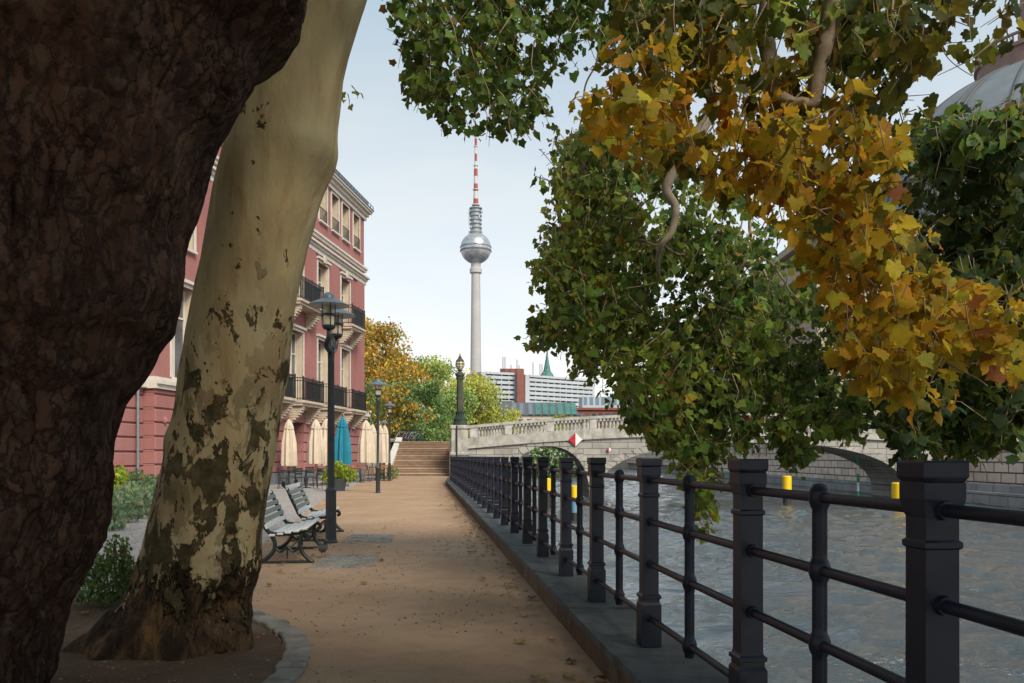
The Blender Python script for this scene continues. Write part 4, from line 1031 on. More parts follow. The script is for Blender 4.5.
# ================================================================= CAFE
def parasol(lab, g, top, hgt, m, rad=.30, seed=0):
    t = thing('closed_parasol', lab, 'parasol', g, 0, 'folded cafe parasols')
    rng = random.Random(seed); z1 = top; z0 = top - hgt; ph = rng.random() * 6; tw = rng.uniform(-.5, .5)
    fl = lambda a, z: 1 + .17 * math.cos(8 * a + ph + tw * (z - z0)) + .06 * math.sin(3 * a + ph * 2)
    prof = [(rad * .95, z0), (rad * 1.0, z0 + .12), (rad * .88, z0 + .5 * hgt), (rad * .62, z0 + .75 * hgt), (rad * .56, z0 + .79 * hgt), (rad * .60, z0 + .81 * hgt), (rad * .36, z0 + .92 * hgt), (rad * .14, z0 + .985 * hgt), (.015, z1)]
    mb = MB(); mb.lathe(prof, g, 48, True, fl); c = mb.build('canopy', m, t, True)
    MB().lathe([(rad * .63, z0 + .775 * hgt), (rad * .665, z0 + .785 * hgt), (rad * .665, z0 + .80 * hgt), (rad * .63, z0 + .81 * hgt)], g, 24, False).build('tie_strap', m, c, True)
    mb = MB(); mb.tube([(g[0], g[1], .05), (g[0], g[1], z1 + .04)], .028, 8); mb.ball((g[0], g[1], z1 + .06), .035, 8, 6); mb.build('pole', M['wood'] if m is M['canvas'] else M['dark_metal'], t, True)
    mb = MB(); mb.box((g[0], g[1], .05), (.55, .55, .09), .3, .02); mb.build('base', M['steel_grey'], t)
def at(px, d, z=0.0): return ((px - 512) / F * d, d, z)
parasol('cream folded parasol showing only its edge past the mottled trunk', at(289, 40), 3.1, 2.2, M['canvas'], .34, 1)
parasol('cream folded parasol just left of the twin-headed lamp post', at(316, 39), 3.05, 2.05, M['canvas'], .36, 2)
parasol('cream folded parasol partly behind the twin-headed lamp post', at(326.5, 40.5), 3.15, 2.25, M['canvas'], .38, 3)
parasol('teal blue folded parasol above the bushy planter', at(342.5, 38), 3.12, 2.15, M['canvas_teal'], .36, 4)
parasol('wide cream folded parasol standing next after the teal one', at(366, 46), 3.3, 2.3, M['canvas'], .42, 5)
parasol('narrow cream folded parasol tucked behind the wide cream one', at(372.5, 49), 3.2, 2.25, M['canvas'], .33, 6)
parasol('cream folded parasol right beside the single-headed lamp', at(380, 50.5), 3.2, 2.25, M['canvas'], .33, 7)
parasol('last cream folded parasol before the stone steps', at(385, 52), 3.25, 2.3, M['canvas'], .3, 8)

def cafe_table(lab, g, m):
    t = thing('cafe_table', lab, 'table', g, 0, 'cafe tables on the terrace')
    MB().lathe([(.34, .72), (.36, .73), (.36, .75), (.34, .76)], g, 20).build('tabletop', m, t, True)
    MB().lathe([(.045, .03), (.03, .08), (.03, .72)], g, 10).build('leg', M['dark_metal'], t, True)
    MB().lathe([(.22, 0), (.22, .02), (.06, .05)], g, 16).build('base', M['dark_metal'], t, True)
def cafe_chair(lab, g, rz, m, grp):
    t = thing('cafe_chair', lab, 'chair', g, rz, grp); o = Vector(g)
    def B(nm, mb, mm):
        mb.v = [(x + o.x, y + o.y, z + o.z) for (x, y, z) in mb.v]; mb.build(nm, mm, t)
    mb = MB()
    for k in range(4): mb.box((-.15 + k * .1, 0, .45), (.085, .40, .022))
    B('seat', mb, m)
    mb = MB()
    for k in range(3): mb.box((-.215 - k * .012, 0, .62 + k * .1), (.02, .38, .075))
    B('backrest', mb, m)
    for sx in (-1, 1):
        for sy in (-1, 1):
            mb = MB(); top = .88 if sx < 0 else .44
            mb.tube([(sx * .2 + sx * .03, sy * .19, 0), (sx * .18, sy * .19, .45), (sx * .18 - (.06 if sx < 0 else 0), sy * .19, top)], .013, 6); B('leg', mb, M['dark_metal'])
TB = [('dark round cafe table nearest to the mottled trunk', at(289, 36.5), M['dark_metal']), ('dark round cafe table between the trunk and the lamp post', at(306, 36), M['dark_metal']),
      ('brown cafe table beneath the wide cream parasol', at(360, 44), M['wood']), ('brown cafe table beyond the single-headed lamp', at(384, 46.5), M['wood'])]
for q in TB: cafe_table(*q)
CH = [(284, 35.2, .4, 'dark cafe chair at the trunk side of the nearest dark table', 0), (295, 35.6, 2.6, 'dark cafe chair between the two dark tables, turned to the first', 0), (300, 36.6, .2, 'dark cafe chair turned to the second dark table', 0),
      (312, 36.4, 3.3, 'dark cafe chair between the second dark table and the lamp post', 0), (320, 35, 2.2, 'dark cafe chair just beside the tall lamp post', 0), (291, 38.5, -1.4, 'dark cafe chair by the pink wall behind the first table', 0), (309, 38.6, -1.5, 'dark cafe chair by the pink wall behind the second table', 0),
      (351, 43.4, .2, 'brown wooden cafe chair next to the planter', 1), (356, 45.6, -1.0, 'brown wooden cafe chair under the wide cream parasol', 1), (366.5, 43.6, 3.0, 'brown wooden cafe chair facing the planter across the brown table', 1), (371, 46.5, .4, 'brown wooden cafe chair close to the single-headed lamp', 1),
      (379.5, 47, .2, 'brown wooden cafe chair just past the single-headed lamp', 1), (388, 47.5, 3.1, 'brown wooden cafe chair farthest along, facing back down the terrace', 1), (384, 49, -1.5, 'brown wooden cafe chair behind the farther brown table', 1)]
for (px, d, rz, lab, k) in CH: cafe_chair(lab, at(px, d), rz, M['wood'] if k else M['dark_metal'], 'wooden cafe chairs' if k else 'dark cafe chairs')

# ---- small plants
def leafy(P, size, cols, outline=LEAF_Q, tip=None, var=.3, rnd=1.2): return leaf_arrays(P, size * RNG.uniform(.6, 1.3, len(P)), pick(cols, len(P), var), outline, tip, rnd)
def blob_pts(c, r, n, shell=.35):
    u = unit(RNG.normal(0, 1, (n, 3))); return np.array(c) + u * np.array(r) * (RNG.uniform(shell, 1, (n, 1)) ** .6)
g = G(339, 491); t = thing('planter', 'dark square planter with a bushy yellow-green plant beside the path', 'planter', g)
MB().sqlathe([(.20, 0), (.27, .42), (.28, .43), (.28, .47), (.24, .47)], g, .3).build('pot', M['soil_pot'], t)
ch = []
for (dx, dz, r, n) in ((-.28, .72, .34, 260), (.15, .78, .38, 300), (.42, .62, .32, 240), (-.05, 1.0, .25, 160), (-.5, .55, .2, 90)):
    ch.append(leafy(blob_pts((g[0] + dx, g[1], g[2] + dz), (r, r, r * .85), n), .11, [((.20, .26, .03), 4), ((.34, .34, .04), 2.5), ((.08, .16, .03), 3)]))
leaf_object('foliage', ch, M['leaf'], t)
def bush(name, lab, cat, lobes, cols, size, grp=None, m='leaf', tip=None, outline=LEAF_Q):
    lo = lobes[0]; t = thing(name, lab, cat, (lo[0], lo[1], 0), 0, grp); ch = []
    for (x, y, z, rx, rz_, n) in lobes: ch.append(leafy(blob_pts((x, y, z), (rx, rx, rz_), n), size, cols, outline, None if tip is None else np.tile(np.array(tip), (n, 1)), .3, .7 if tip else 1.2))
    leaf_object('foliage', ch, M[m], t)
    mb = MB()
    for (x, y, z, rx, rz_, n) in lobes:
        for k in range(5): a = random.uniform(0, 6.28); mb.tube([(x, y, 0), (x + rx * .6 * math.cos(a), y + rx * .6 * math.sin(a), z + rz_ * .5)], .008, 5)
    mb.build('stems', M['bark_limb'], t)
LAV = [((.13, .20, .12), 4), ((.09, .15, .08), 3), ((.20, .25, .15), 2), ((.15, .15, .20), .3)]
g = G(104, 612); bush('shrub', 'dark green feathery shrub at the foot of the rough trunk', 'shrub', [(g[0] - .05, g[1] + .25, .24, .26, .26, 900), (g[0] + .13, g[1] + .3, .18, .2, .2, 560), (g[0] - .3, g[1] + .3, .22, .25, .26, 600), (g[0] + .0, g[1] + .25, .46, .13, .18, 240)], [((.07, .13, .045), 4), ((.12, .19, .06), 3), ((.045, .085, .03), 2)], .04, None, 'leaf', (0, 0, .8))
LB = []
for (px, py, r, n) in ((108, 532, .30, 260), (122, 524, .34, 300), (134, 520, .30, 260), (145, 516, .30, 240), (116, 512, .34, 240), (140, 508, .32, 220), (128, 505, .34, 220)):
    q = G(px, py); LB.append((q[0], q[1] + .2, .28, r, .32, n))
bush('lavender_bed', 'grey-green lavender clump growing beside the paved walk', 'plant', LB, LAV, .10, None, 'leaf', (0, 0, 1.4))
LB = []
for (px, py, z) in ((118, 500, .45), (150, 498, .4), (132, 497, .55), (104, 502, .5)):
    q = G(px, py); LB.append((q[0], q[1] + .4, z, .42, .42, 240))
bush('low_bush', 'dull green low bushes against the foot of the pink wall', 'plant', LB, [((.06, .12, .05), 4), ((.10, .15, .06), 2)], .12)
q = at(118, 25); bush('low_bush', 'yellow-green bush showing past the rough trunk by the pink wall', 'plant', [(q[0], q[1], .55, .3, .5, 260), (q[0] + .05, q[1], .85, .22, .3, 120)], [((.26, .30, .04), 4), ((.14, .22, .03), 2)], .12)
q = at(383, 49.5); bush('low_bush', 'pale green potted bush by the foot of the slim lamp', 'plant', [(q[0], 50.4, .45, .5, .4, 260), (q[0] + .4, 50.8, .4, .4, .4, 200)], [((.14, .20, .06), 3), ((.30, .28, .05), 1), ((.07, .13, .05), 2)], .12)

# fallen leaves and grit
n = 230; dd = RNG.uniform(4.2, 30, n); off = np.abs(RNG.normal(0, .22, n)) + .04
P = np.stack([np.array([kerb_in(q) for q in dd]) - off, dd, np.full(n, .015)], 1)
P2 = np.stack([RNG.uniform(-3.2, .6, 26), RNG.uniform(5.2, 20, 26), np.full(26, .012)], 1)
P3 = np.stack([RNG.uniform(-5.5, -2.4, 200), RNG.uniform(5.5, 14, 200), np.full(200, .02)], 1)
P = np.concatenate([P, P2, P3]); tip = unit(RNG.normal(0, 1, (len(P), 3)) * np.array([1, 1, .12]))
def flat_leaves(P):
    n = len(P); a = RNG.uniform(0, 6.28, n); s = RNG.uniform(.03, .085, n); k = len(LEAF_LO)
    ca, sa = np.cos(a)[:, None], np.sin(a)[:, None]; ox, oy = LEAF_LO[:, 0][None], LEAF_LO[:, 1][None]
    V = np.stack([P[:, :1] + s[:, None] * (ox * ca - oy * sa), P[:, 1:2] + s[:, None] * (ox * sa + oy * ca), P[:, 2:3] + s[:, None] * (RNG.uniform(0, .35, (n, k)))], 2)
    return V.reshape(-1, 3), (np.arange(n) * k)[:, None] + np.arange(k)[None], np.repeat(pick([((.20, .115, .05), 4), ((.28, .16, .06), 3), ((.11, .065, .032), 2), ((.34, .20, .05), .7)], n), k, 0)
tag(leaf_object('fallen_leaves', [flat_leaves(P)], M['leaf_far']), 'dry brown leaves strewn along the kerb and bed', None, None, 'stuff')
mb = MB()
for i in range(2600):
    d = 3.6 + 14 * random.random() ** 1.8; x = random.uniform(-4.2, kerb_in(d) - .02); s = random.uniform(.003, .010) * (1 + d * .03)
    if mnoise.noise(Vector((x * .9, d * .6, 3))) < -.1: continue
    mb.box((x, d, .004 + s * .3), (s * random.uniform(1, 2), s * random.uniform(1, 2), s), random.random() * 3, s * .3)
M['grit'] = plain('loose_grit', (.27, .195, .14), .9, 0, .35, 40, .2)
tag(mb.build('gravel', M['grit']), 'small loose stones on the path', None, None, 'stuff')

# ================================================================= BRIDGE
BY0, BY1 = 57.2, 62.6
def par_top(x): u = (x - 14.5) / 18.0; return 4.28 - .93 * u * u
A1 = (2.45, 2.75, -1.2, 2.02, 2.2); A2 = (16.15, 10.3, -1.1, 2.26, 2.4)
def soffit(x):
    for (cx, hw, zs, zc, ex) in (A1, A2):
        u = abs(x - cx) / hw
        if u < 1: return zs + (zc - zs) * (1 - u ** ex) ** (1 / ex)
    return -3.0
br = thing('stone_bridge', 'pale stone arched bridge with balustrade crossing the river', 'bridge', (12, 62, WZ))
X = sorted(set(list(np.linspace(-3.0, 30.5, 90)) + [c + s * h * q for (c, h, *_r) in (A1, A2) for s in (-1, 1) for q in (.99999, 1.00001, .995, .98, .95, .9)]))
mb = MB(); body_top = lambda x: par_top(x) - 1.55
for x in X:
    zb, zt = soffit(x), body_top(x)
    mb.v += [(x, BY0, zb), (x, BY0, zt), (x, BY1, zt), (x, BY1, zb)]
for i in range(len(X) - 1):
    a, b = i * 4, i * 4 + 4
    mb.f += [(a, b, b + 1, a + 1), (a + 1, b + 1, b + 2, a + 2), (a + 2, b + 2, b + 3, a + 3), (a + 3, b + 3, b, a)]
mb.f += [(0, 1, 2, 3), tuple(len(mb.v) - 4 + k for k in (3, 2, 1, 0))]
mb.build('spandrel', M['bridge_stone'], br)
for (cx, hw, zs, zc, ex) in (A1, A2):                        # voussoir rings, wedge by wedge
    mb = MB(); nn = 17 if hw < 4 else 41
    th = np.linspace(.02, math.pi - .02, nn + 1)
    def pt(a, k): c, s_ = math.cos(a), math.sin(a); return (cx - np.sign(c) * (abs(c) ** (2 / ex)) * (hw + k), zs + (abs(s_) ** (2 / ex)) * (zc - zs + k))
    for a, b in zip(th[:-1], th[1:]):
        b2_ = b - (b - a) * .09
        p = [pt(a, 0.0), pt(b2_, 0.0), pt(b2_, .48), pt(a, .48)]
        mb.add([(x, BY0 - .05, z) for (x, z) in p] + [(x, BY0 + .3, z) for (x, z) in p], [(0, 1, 2, 3), (0, 4, 5, 1), (1, 5, 6, 2), (2, 6, 7, 3), (3, 7, 4, 0)])
    mb.build('arch_ring', M['quay_face'], br)
def follow(name, m, o0, o1, z0, z1, par=br, xa=-3.0, xb=30.5, n=48):
    mb = MB(); xs_ = np.linspace(xa, xb, n)
    for x in xs_:
        zt = par_top(x); mb.v += [(x, BY0 + o0, zt + z0), (x, BY0 + o0, zt + z1), (x, BY0 + o1, zt + z1), (x, BY0 + o1, zt + z0)]
    for i in range(n - 1):
        a, b = i * 4, i * 4 + 4; mb.f += [(a, b, b + 1, a + 1), (a + 1, b + 1, b + 2, a + 2), (a + 2, b + 2, b + 3, a + 3), (a + 3, b + 3, b, a)]
    mb.f += [(0, 1, 2, 3), (4 * n - 1, 4 * n - 2, 4 * n - 3, 4 * n - 4)]
    return mb.build(name, m, par)
follow('cornice', M['parapet_stone'], -.16, .5, -1.55, -1.36); follow('parapet_base', M['parapet_stone'], -.02, .42, -1.357, -.86)
ped = [0.0 + 2.85 * k - .25 for k in range(11)]; PX = [-2.6] + ped
for (yo, nm) in ((0, 'front'), (BY1 - BY0 - .42, 'rear')):
    prof = [(.07, 0), (.075, .05), (.05, .09), (.085, .22), (.085, .28), (.045, .46), (.042, .52), (.06, .56), (.07, .60), (.075, .66)]
    for a, b in zip(PX[:-1], PX[1:]):
        nb_ = 9; bal = MB()
        for k in range(nb_):
            x = a + .28 + (b - a - .56) * (k + .5) / nb_; bal.lathe(prof, (x, BY0 + .2 + yo, par_top(x) - .862), 8, False)
        bal.build('balustrade', M['parapet_stone'], br, True)
    for x in PX: MB().box2((x - .24, BY0 - .01 + yo, par_top(x) - .861), (x + .24, BY0 + .41 + yo, par_top(x) - .19), .02).build('pedestal', M['pedestal_stone'], br)
    if yo == 0: follow('handrail', M['parapet_stone'], -.06, .46, -.188, 0)
    else: follow('handrail', M['parapet_stone'], yo - .06, yo + .46, -.188, 0); follow('parapet_base', M['parapet_stone'], yo, yo + .42, -1.357, -.86)
# pier nose between the arches
mb = MB(); mb.prism([(5.35, BY0 + .2), (5.65, BY0 - .55), (5.95, BY0 - .55), (6.25, BY0 + .2)], -3, -.3); mb.build('cutwater', M['quay_dark'], br)
# end pier with the lamp
mb = MB(); mb.box2((-4.05, 56.6, -.1), (-2.95, 57.75, 3.15), .03); mb.box2((-4.13, 56.52, 3.152), (-2.87, 57.83, 3.42), .05); mb.box2((-4.12, 56.53, 1.4), (-2.88, 57.82, 1.62), .04); mb.build('end_pier', M['parapet_stone'], br)
MB().tube([(-4.02 + .35, 56.50, .6), (-4.02 + .35, 56.50, 3.40)], .05, 8).build('downpipe', M['dark_metal'], br)

g = (-3.5, 57.17, 3.42); t = thing('bridge_lamp', 'ornate green column lamp standing on the end pier of the stone bridge', 'street lamp', g)
MB().lathe([(.48, 0), (.50, .08), (.46, .16), (.42, .3), (.44, .42), (.36, .5), (.30, .62), (.28, .78), (.31, .82), (.31, .92), (.22, .98)], g, 20).build('base', weathered_stone('lamp_bronze_base', (.035, .055, .045), (.018, .022, .02), (.05, .10, .075)), t, True)
mbr = weathered_stone('lamp_bronze', (.075, .08, .06), (.035, .04, .03), (.06, .09, .065))
MB().lathe([(.22, .98), (.215, 1.05), (.225, 2.2), (.20, 3.05), (.20, 3.1), (.26, 3.14), (.26, 3.22), (.21, 3.26)], g, 18, True, lambda a, z: 1 + .05 * math.cos(12 * a)).build('column', mbr, t, True)
MB().lathe([(.22, 3.26), (.30, 3.32), (.33, 3.45), (.31, 3.5), (.15, 3.54), (.12, 3.64), (.20, 3.70), (.14, 3.76)], g, 18).build('capital', mbr, t, True)
ln = MB().lathe([(.14, 3.76), (.27, 3.98), (.29, 4.12), (.25, 4.28)], g, 8).build('lantern', M['lantern_glass'], t)
mb = MB()
for k in range(8):
    a = 2 * math.pi * k / 8; mb.tube([(g[0] + r * math.cos(a), g[1] + r * math.sin(a), g[2] + z) for (r, z) in ((.145, 3.76), (.275, 3.98), (.295, 4.12), (.255, 4.28))], .018, 5)
mb.lathe([(.295, 4.1), (.31, 4.12), (.295, 4.15)], g, 16, False); mb.build('lantern_ribs', mbr, ln)
MB().lathe([(.27, 4.28), (.26, 4.36), (.16, 4.48), (.10, 4.54), (.13, 4.58), (.06, 4.64), (.03, 4.8), (.004, 4.85)], g, 16).build('lantern_roof', mbr, ln, True)

# navigation signs on the bridge
def diamond(lab, c, s):
    t = thing('navigation_sign', lab, 'sign', c, 0, 'red and white diamond boards on the bridge'); x, y, z = c
    MB().add([(x - s, y, z), (x - .002, y, z - s), (x - .002, y, z + s), (x - s, y + .03, z), (x - .002, y + .03, z - s), (x - .002, y + .03, z + s)], [(0, 1, 2), (5, 4, 3), (0, 3, 4, 1), (0, 2, 5, 3), (1, 4, 5, 2)]).build('red_half', M['sign_red'], t)
    MB().add([(x + s, y, z), (x + .002, y, z - s), (x + .002, y, z + s), (x + s, y + .03, z), (x + .002, y + .03, z - s), (x + .002, y + .03, z + s)], [(0, 2, 1), (3, 4, 5), (0, 1, 4, 3), (0, 3, 5, 2), (1, 2, 5, 4)]).build('white_half', M['sign_white'], t)
    MB().tube([(x, y + .05, z - s * .6), (x, y + .05, z + s * .9)], .03, 6).build('bracket', M['steel_grey'], t)
diamond('large red and white diamond board fixed over the small arch', W(575.5, 439.5, 57.0), .46)
diamond('small red and white diamond board low on the bridge pier', W(609, 449.5, 57.05), .17)

# piles and channel marker
def pile(lab, px, d, r, zt, zb, kind=0):
    g = at(px, d, WZ - 1); t = thing('mooring_pile', lab, 'mooring pile', g, 0, 'yellow-topped piles in the river')
    MB().lathe([(r, 0), (r, zb - g[2])], g, 14).build('shaft', M['pile_dark'], t, True)
    MB().lathe([(r + .02, zb - g[2] - .02), (r + .02, zt - g[2]), (r - .05, zt - g[2] + .04)], g, 16).build('yellow_top', M['pile_yellow'], t, True)
    if kind: MB().lathe([(r + .012, zb - g[2] - .55), (r + .012, zb - g[2] - .04)], g, 16).build('blue_band', M['sign_blue'], t, True)
pile('yellow-topped pile standing in open water before the pale quay wall', 787, 51.5, .25, .12, -.72)
pile('yellow-topped pile half hidden behind the largest railing post', 899, 47, .36, -.15, -.95)
pile('thin yellow pile with a blue band close to the railing', 574.5, 38, .14, -.0, -.62, 1)
pile('thin yellow pile seen through the farther railing bars', 548, 46, .15, .12, -.6)
g = at(858, 59.5, WZ - .8); t = thing('channel_marker', 'green and white striped pole standing under the large arch', 'marker pole', g)
for k in range(7): MB().lathe([(.085, k * .6), (.085, k * .6 + .598)], g, 12).build('stripe', M['sign_green'] if k % 2 else M['sign_white'], t, True)

# ================================================================= RIGHT BANK
qw = thing('embankment_wall', 'pale block embankment wall lining the far side of the river', 'quay wall', (28, 60, WZ))
mb = MB(); mb.box2((27.6, 62.62, -.8), (29.6, 200, 4.0)); mb.box2((26.9, 120, -.3), (27.59, 200, 3.4)); mb.build('upper_wall', M['quay_stone'], qw)
mb = MB(); mb.box2((27.3, 62.62, -3), (27.59, 200, -.62)); mb.build('wet_base', M['quay_mid'], qw)
for k in range(12):
    y = 92 + k * 2.6; MB().box2((27.45, y, 1.4), (27.62, y + .75, 3.4)).build('pier_strip', M['church_stone'], qw)
MB().box2((27.4, 62.62, 4.0), (29.8, 200, 4.25), .04).build('coping', M['parapet_stone'], qw)
ab = thing('bridge_abutment', 'pale stone abutment and dark stepped quay at the bridge end', 'quay wall', (29, 50, WZ))
mb = MB(); mb.box2((26.5, 56.2, -3), (28.0, 57.15, 2.6)); mb.box2((28.01, 56.0, -3), (28.7, 57.1, 2.9), .03); mb.build('abutment', M['quay_face'], ab)
mb = MB(); mb.box2((29.2, -40, -3), (30.2, 56.9, 2.21)); mb.build('upper_wall', M['quay_stone'], ab)
mb = MB(); mb.box2((28.3, -40, -3), (29.19, 55.9, -.35)); mb.box2((27.6, -40, -3), (28.29, 55.7, -.75)); mb.build('quay_ledge', M['quay_mid'], ab)
# far river side
fw = thing('embankment_wall', 'low beige embankment wall far beyond the bridge arches', 'quay wall', (15, 199, WZ))
MB().box2((-10, 198, -3), (27.55, 199, 1.25)).build('wall', M['cream_wall'], fw); MB().box2((-10, 197.9, 1.252), (27.55, 199.1, 1.5)).build('coping', M['parapet_stone'], fw)
LQ = MB(); LQ.add([(-2.8, 62.7, -3), (0, 80, -3), (-4, 130, -3), (4, 198, -3), (-2.8, 62.7, ST), (0, 80, ST), (-4, 130, ST), (4, 198, ST)], [(0, 1, 5, 4), (1, 2, 6, 5), (2, 3, 7, 6)])
tag(LQ.build('quay_wall', M['quay_dark']), 'dark quay wall running on beyond the bridge on the near bank', 'quay wall')
hb = thing('hedge', 'clipped green hedge on the bank seen through the small arch', 'hedge', (9, 120, WZ))
hp = np.stack([RNG.uniform(2.5, 12.5, 2600), RNG.uniform(118, 120.5, 2600), RNG.uniform(-1.4, 3.2, 2600)], 1)
leaf_object('foliage', [leafy(hp, .42, [((.05, .12, .03), 3), ((.03, .08, .025), 3), ((.09, .16, .04), 1)])], M['leaf_far'], hb)
struct(MB().box2((2, 118.8, -3), (13, 121, -1.2)).build('hedge_bank', M['soil']))

def block_house(name, lab, cat, x0, x1, y0, y1, zb, zt, wallm, nw, nf, roofm=None, win=M['glass'], wfrac=.55, hfrac=.6, base=None):
    t = thing(name, lab, cat, ((x0 + x1) / 2, y0, zb)); MB().box2((x0, y0, zb), (x1, y1, zt)).build('wall', wallm, t)
    cw = (x1 - x0) / nw; fh = (zt - zb) / nf
    for f in range(nf):
        for k in range(nw):
            mb = MB(); cx = x0 + (k + .5) * cw; mb.box2((cx - cw * wfrac / 2, y0 - .06, zb + f * fh + fh * .25), (cx + cw * wfrac / 2, y0 - .004, zb + f * fh + fh * (.25 + hfrac))); mb.build('window', win, t)
    if roofm: MB().box2((x0 - .5, y0 - .5, zt + .003), (x1 + .5, y1, zt + .6)).build('roof', roofm, t)
    return t
block_house('river_house', 'pale riverside house with dark windows far under the large arch', 'building', 24, 62, 206, 220, 1.2, 11, M['cream_wall'], 14, 3, M['roof_slate'])

# ================================================================= CATHEDRAL
ct = thing('cathedral', 'grey domed stone cathedral rising behind the overhanging leaves', 'building', (91, 150, 2.2))
mb = MB(); mb.box2((33, 92, 2.2), (150, 96, 25)); mb.box2((33, 96, 2.2), (150, 190, 24.9)); mb.box2((58, 113, 25), (132, 187, 30)); mb.build('wall', M['church_stone'], ct)
mb = MB()
for (a, b, o) in ((9, 9.6, .4), (20.5, 21.2, .5), (21.2, 21.9, 1.0), (25, 25.8, .8)): mb.box2((33 - o, 92 - o, a), (150, 93, b)); mb.box2((33 - o, 93.01, a), (34, 190, b))
mb.build('cornice', M['church_stone'], ct)
for k in range(12):
    x = 36 + k * 9; MB().box2((x, 91.3, 2.2), (x + 1.6, 92, 20.5)).build('pilaster', M['church_stone'], ct)
    MB().box2((x + 3.4, 91.94, 11), (x + 6.2, 91.996, 18)).build('window', M['glass'], ct)
for k in range(9):
    y = 98 + k * 9; MB().box2((32.3, y, 2.2), (33, y + 1.6, 20.5)).build('pilaster', M['church_stone'], ct); MB().box2((32.94, y + 3.4, 11), (32.996, y + 6.2, 18)).build('window', M['glass'], ct)
DC = (95, 150, 0)
MB().lathe([(33, 24), (33, 26), (31.2, 26.1), (31.2, 37), (32.6, 37.4), (32.6, 39.4), (30.6, 39.7)], DC, 64).build('drum', M['church_stone'], ct, True)
dome_prof = [(30.4 * math.cos(a), 39.7 + 30.4 * math.sin(a)) for a in np.linspace(0, 1.19, 24)]
dm = plain('dome_lead', (.17, .19, .205), .55, .2, .15, .3, .05)
dome = MB().lathe(dome_prof, DC, 72).build('dome', dm, ct, True)
mb = MB(); mdark = plain('dome_rib', (.06, .066, .072), .6)
for k in range(16):
    for da in (-.035, .035):
        a = 2 * math.pi * k / 16 + da + .05; mb.tube([((r + .1) * math.cos(a) + DC[0], (r + .1) * math.sin(a) + 150, z) for (r, z) in dome_prof], .24, 6)
mb.build('ribs', mdark, dome)
mlan = plain('lantern_stone', (.20, .135, .115), .8, 0, .15, .8, .1)
MB().lathe([(11.2, 67.2), (11.8, 67.6), (11.4, 68.0), (11.4, 70.6), (11.9, 70.8), (11.9, 71.4), (5.0, 71.5), (4.6, 84.0), (5.2, 84.4), (5.2, 85.2), (4.4, 85.6), (3.2, 90), (.5, 94)], DC, 48).build('lantern', mlan, ct, True)
mb = MB()
for k in range(72): a = 2 * math.pi * k / 72; mb.lathe([(.16, 0), (.24, .5), (.14, 1.3)], (DC[0] + 11.6 * math.cos(a), 150 + 11.6 * math.sin(a), 71.41), 6)
mb.lathe([(11.4, 72.7), (11.85, 72.7), (11.85, 73.1), (11.4, 73.1)], DC, 48, False); mb.build('gallery_balustrade', mlan, ct)
for k in range(12): a = 2 * math.pi * k / 12 + .26; MB().lathe([(.55, 0), (.38, .5), (.7, 1.3), (.38, 1.8), (.05, 2.6)], (DC[0] + 11.6 * math.cos(a), 150 + 11.6 * math.sin(a), 73.11), 10).build('finial', M['copper'], ct, True)
MB().ball((DC[0] - 24.3, 150 - 14, 52.8), .9, 10, 8).build('gilded_ornament', M['gold'], ct, True)

# ================================================================= SKYLINE
# television tower
DT = 875.0; tx = (475.8 - 512) / F * DT; tt = thing('television_tower', 'slender television tower with steel sphere and striped mast', 'tower', (tx, DT, ST)); tc_ = (tx, DT, 0)
def pz(py): return H + (HZ - py) / F * DT
MB().lathe([(9.5, 0), (6.2, 60), (5.6, pz(370)), (5.0, pz(320)), (4.5, pz(272))], tc_, 32).build('shaft', M['concrete'], tt, True)
MB().lathe([(4.5, pz(274)), (6.2, pz(273)), (6.2, pz(269)), (5.0, pz(268)), (5.0, pz(262))], tc_, 32).build('collar', M['concrete'], tt, True)
tst = NT('steel_facets'); sv = tst.coord(); br_ = tst.n('ShaderNodeTexVoronoi'); tst.l(sv, br_.inputs['Vector']); br_.inputs['Scale'].default_value = .5
tst.done(tst.bsdf(tst.ramp(tst.sep(br_.outputs['Color'])[0], [(0, (.30, .33, .36)), (1, (.48, .51, .54))]), .38, .55))
sph = MB(); zc = pz(248.5); sph.ball((tx, DT, zc), 15.9, 40, 24); so_ = sph.build('sphere', tst.m, tt, True)
mb = MB(); mb.lathe([(15.95, -3.4), (16.25, -3.3), (16.25, -2.2), (16.05, -2.1)], (tx, DT, zc), 40, False); mb.lathe([(15.9, .6), (16.2, .7), (16.2, 1.4), (15.95, 1.5)], (tx, DT, zc), 40, False); mb.build('window_band', M['roof_slate'], so_, True)
prof = [(5.0, pz(235))]
for k in range(6):
    z = pz(232.5 - k * 4); prof += [(6.3, z), (6.3, z + 1.3), (5.2, z + 1.4), (5.2, z + 4)]
prof += [(6.6, pz(209)), (6.6, pz(208)), (2.2, pz(207))]
MB().lathe(prof, tc_, 24).build('antenna_deck', plain('deck_steel', (.26, .29, .32), .5, .3), tt, False)
mb = MB()
for k in range(10):
    a = k * .66; z = pz(233 - (k % 5) * 5); mb.box((tx + 7.0 * math.cos(a), DT + 7.0 * math.sin(a), z), (1.2, 1.2, 2.4), a)
mb.tube([(tx - 6.9, DT, pz(226)), (tx - 6.9, DT, pz(209))], .35, 6); mb.build('dish_antennas', M['panel_white'], tt)
mst = NT('mast_stripes'); ms = mst.sep(mst.coord()); ph_ = mst.math('FRACT', mst.math('MULTIPLY', ms[2], 1 / 15.5)); st_ = mst.math('GREATER_THAN', ph_, .5)
mst.done(mst.bsdf(mst.mix(st_, (.46, .46, .47), (.30, .06, .05)), .6))
MB().lathe([(2.6, pz(207)), (2.5, pz(196)), (2.1, pz(190)), (1.9, pz(170)), (1.4, pz(165)), (1.2, pz(140)), (.9, pz(120)), (.5, pz(100))], tc_, 16).build('mast', mst.m, tt, True)
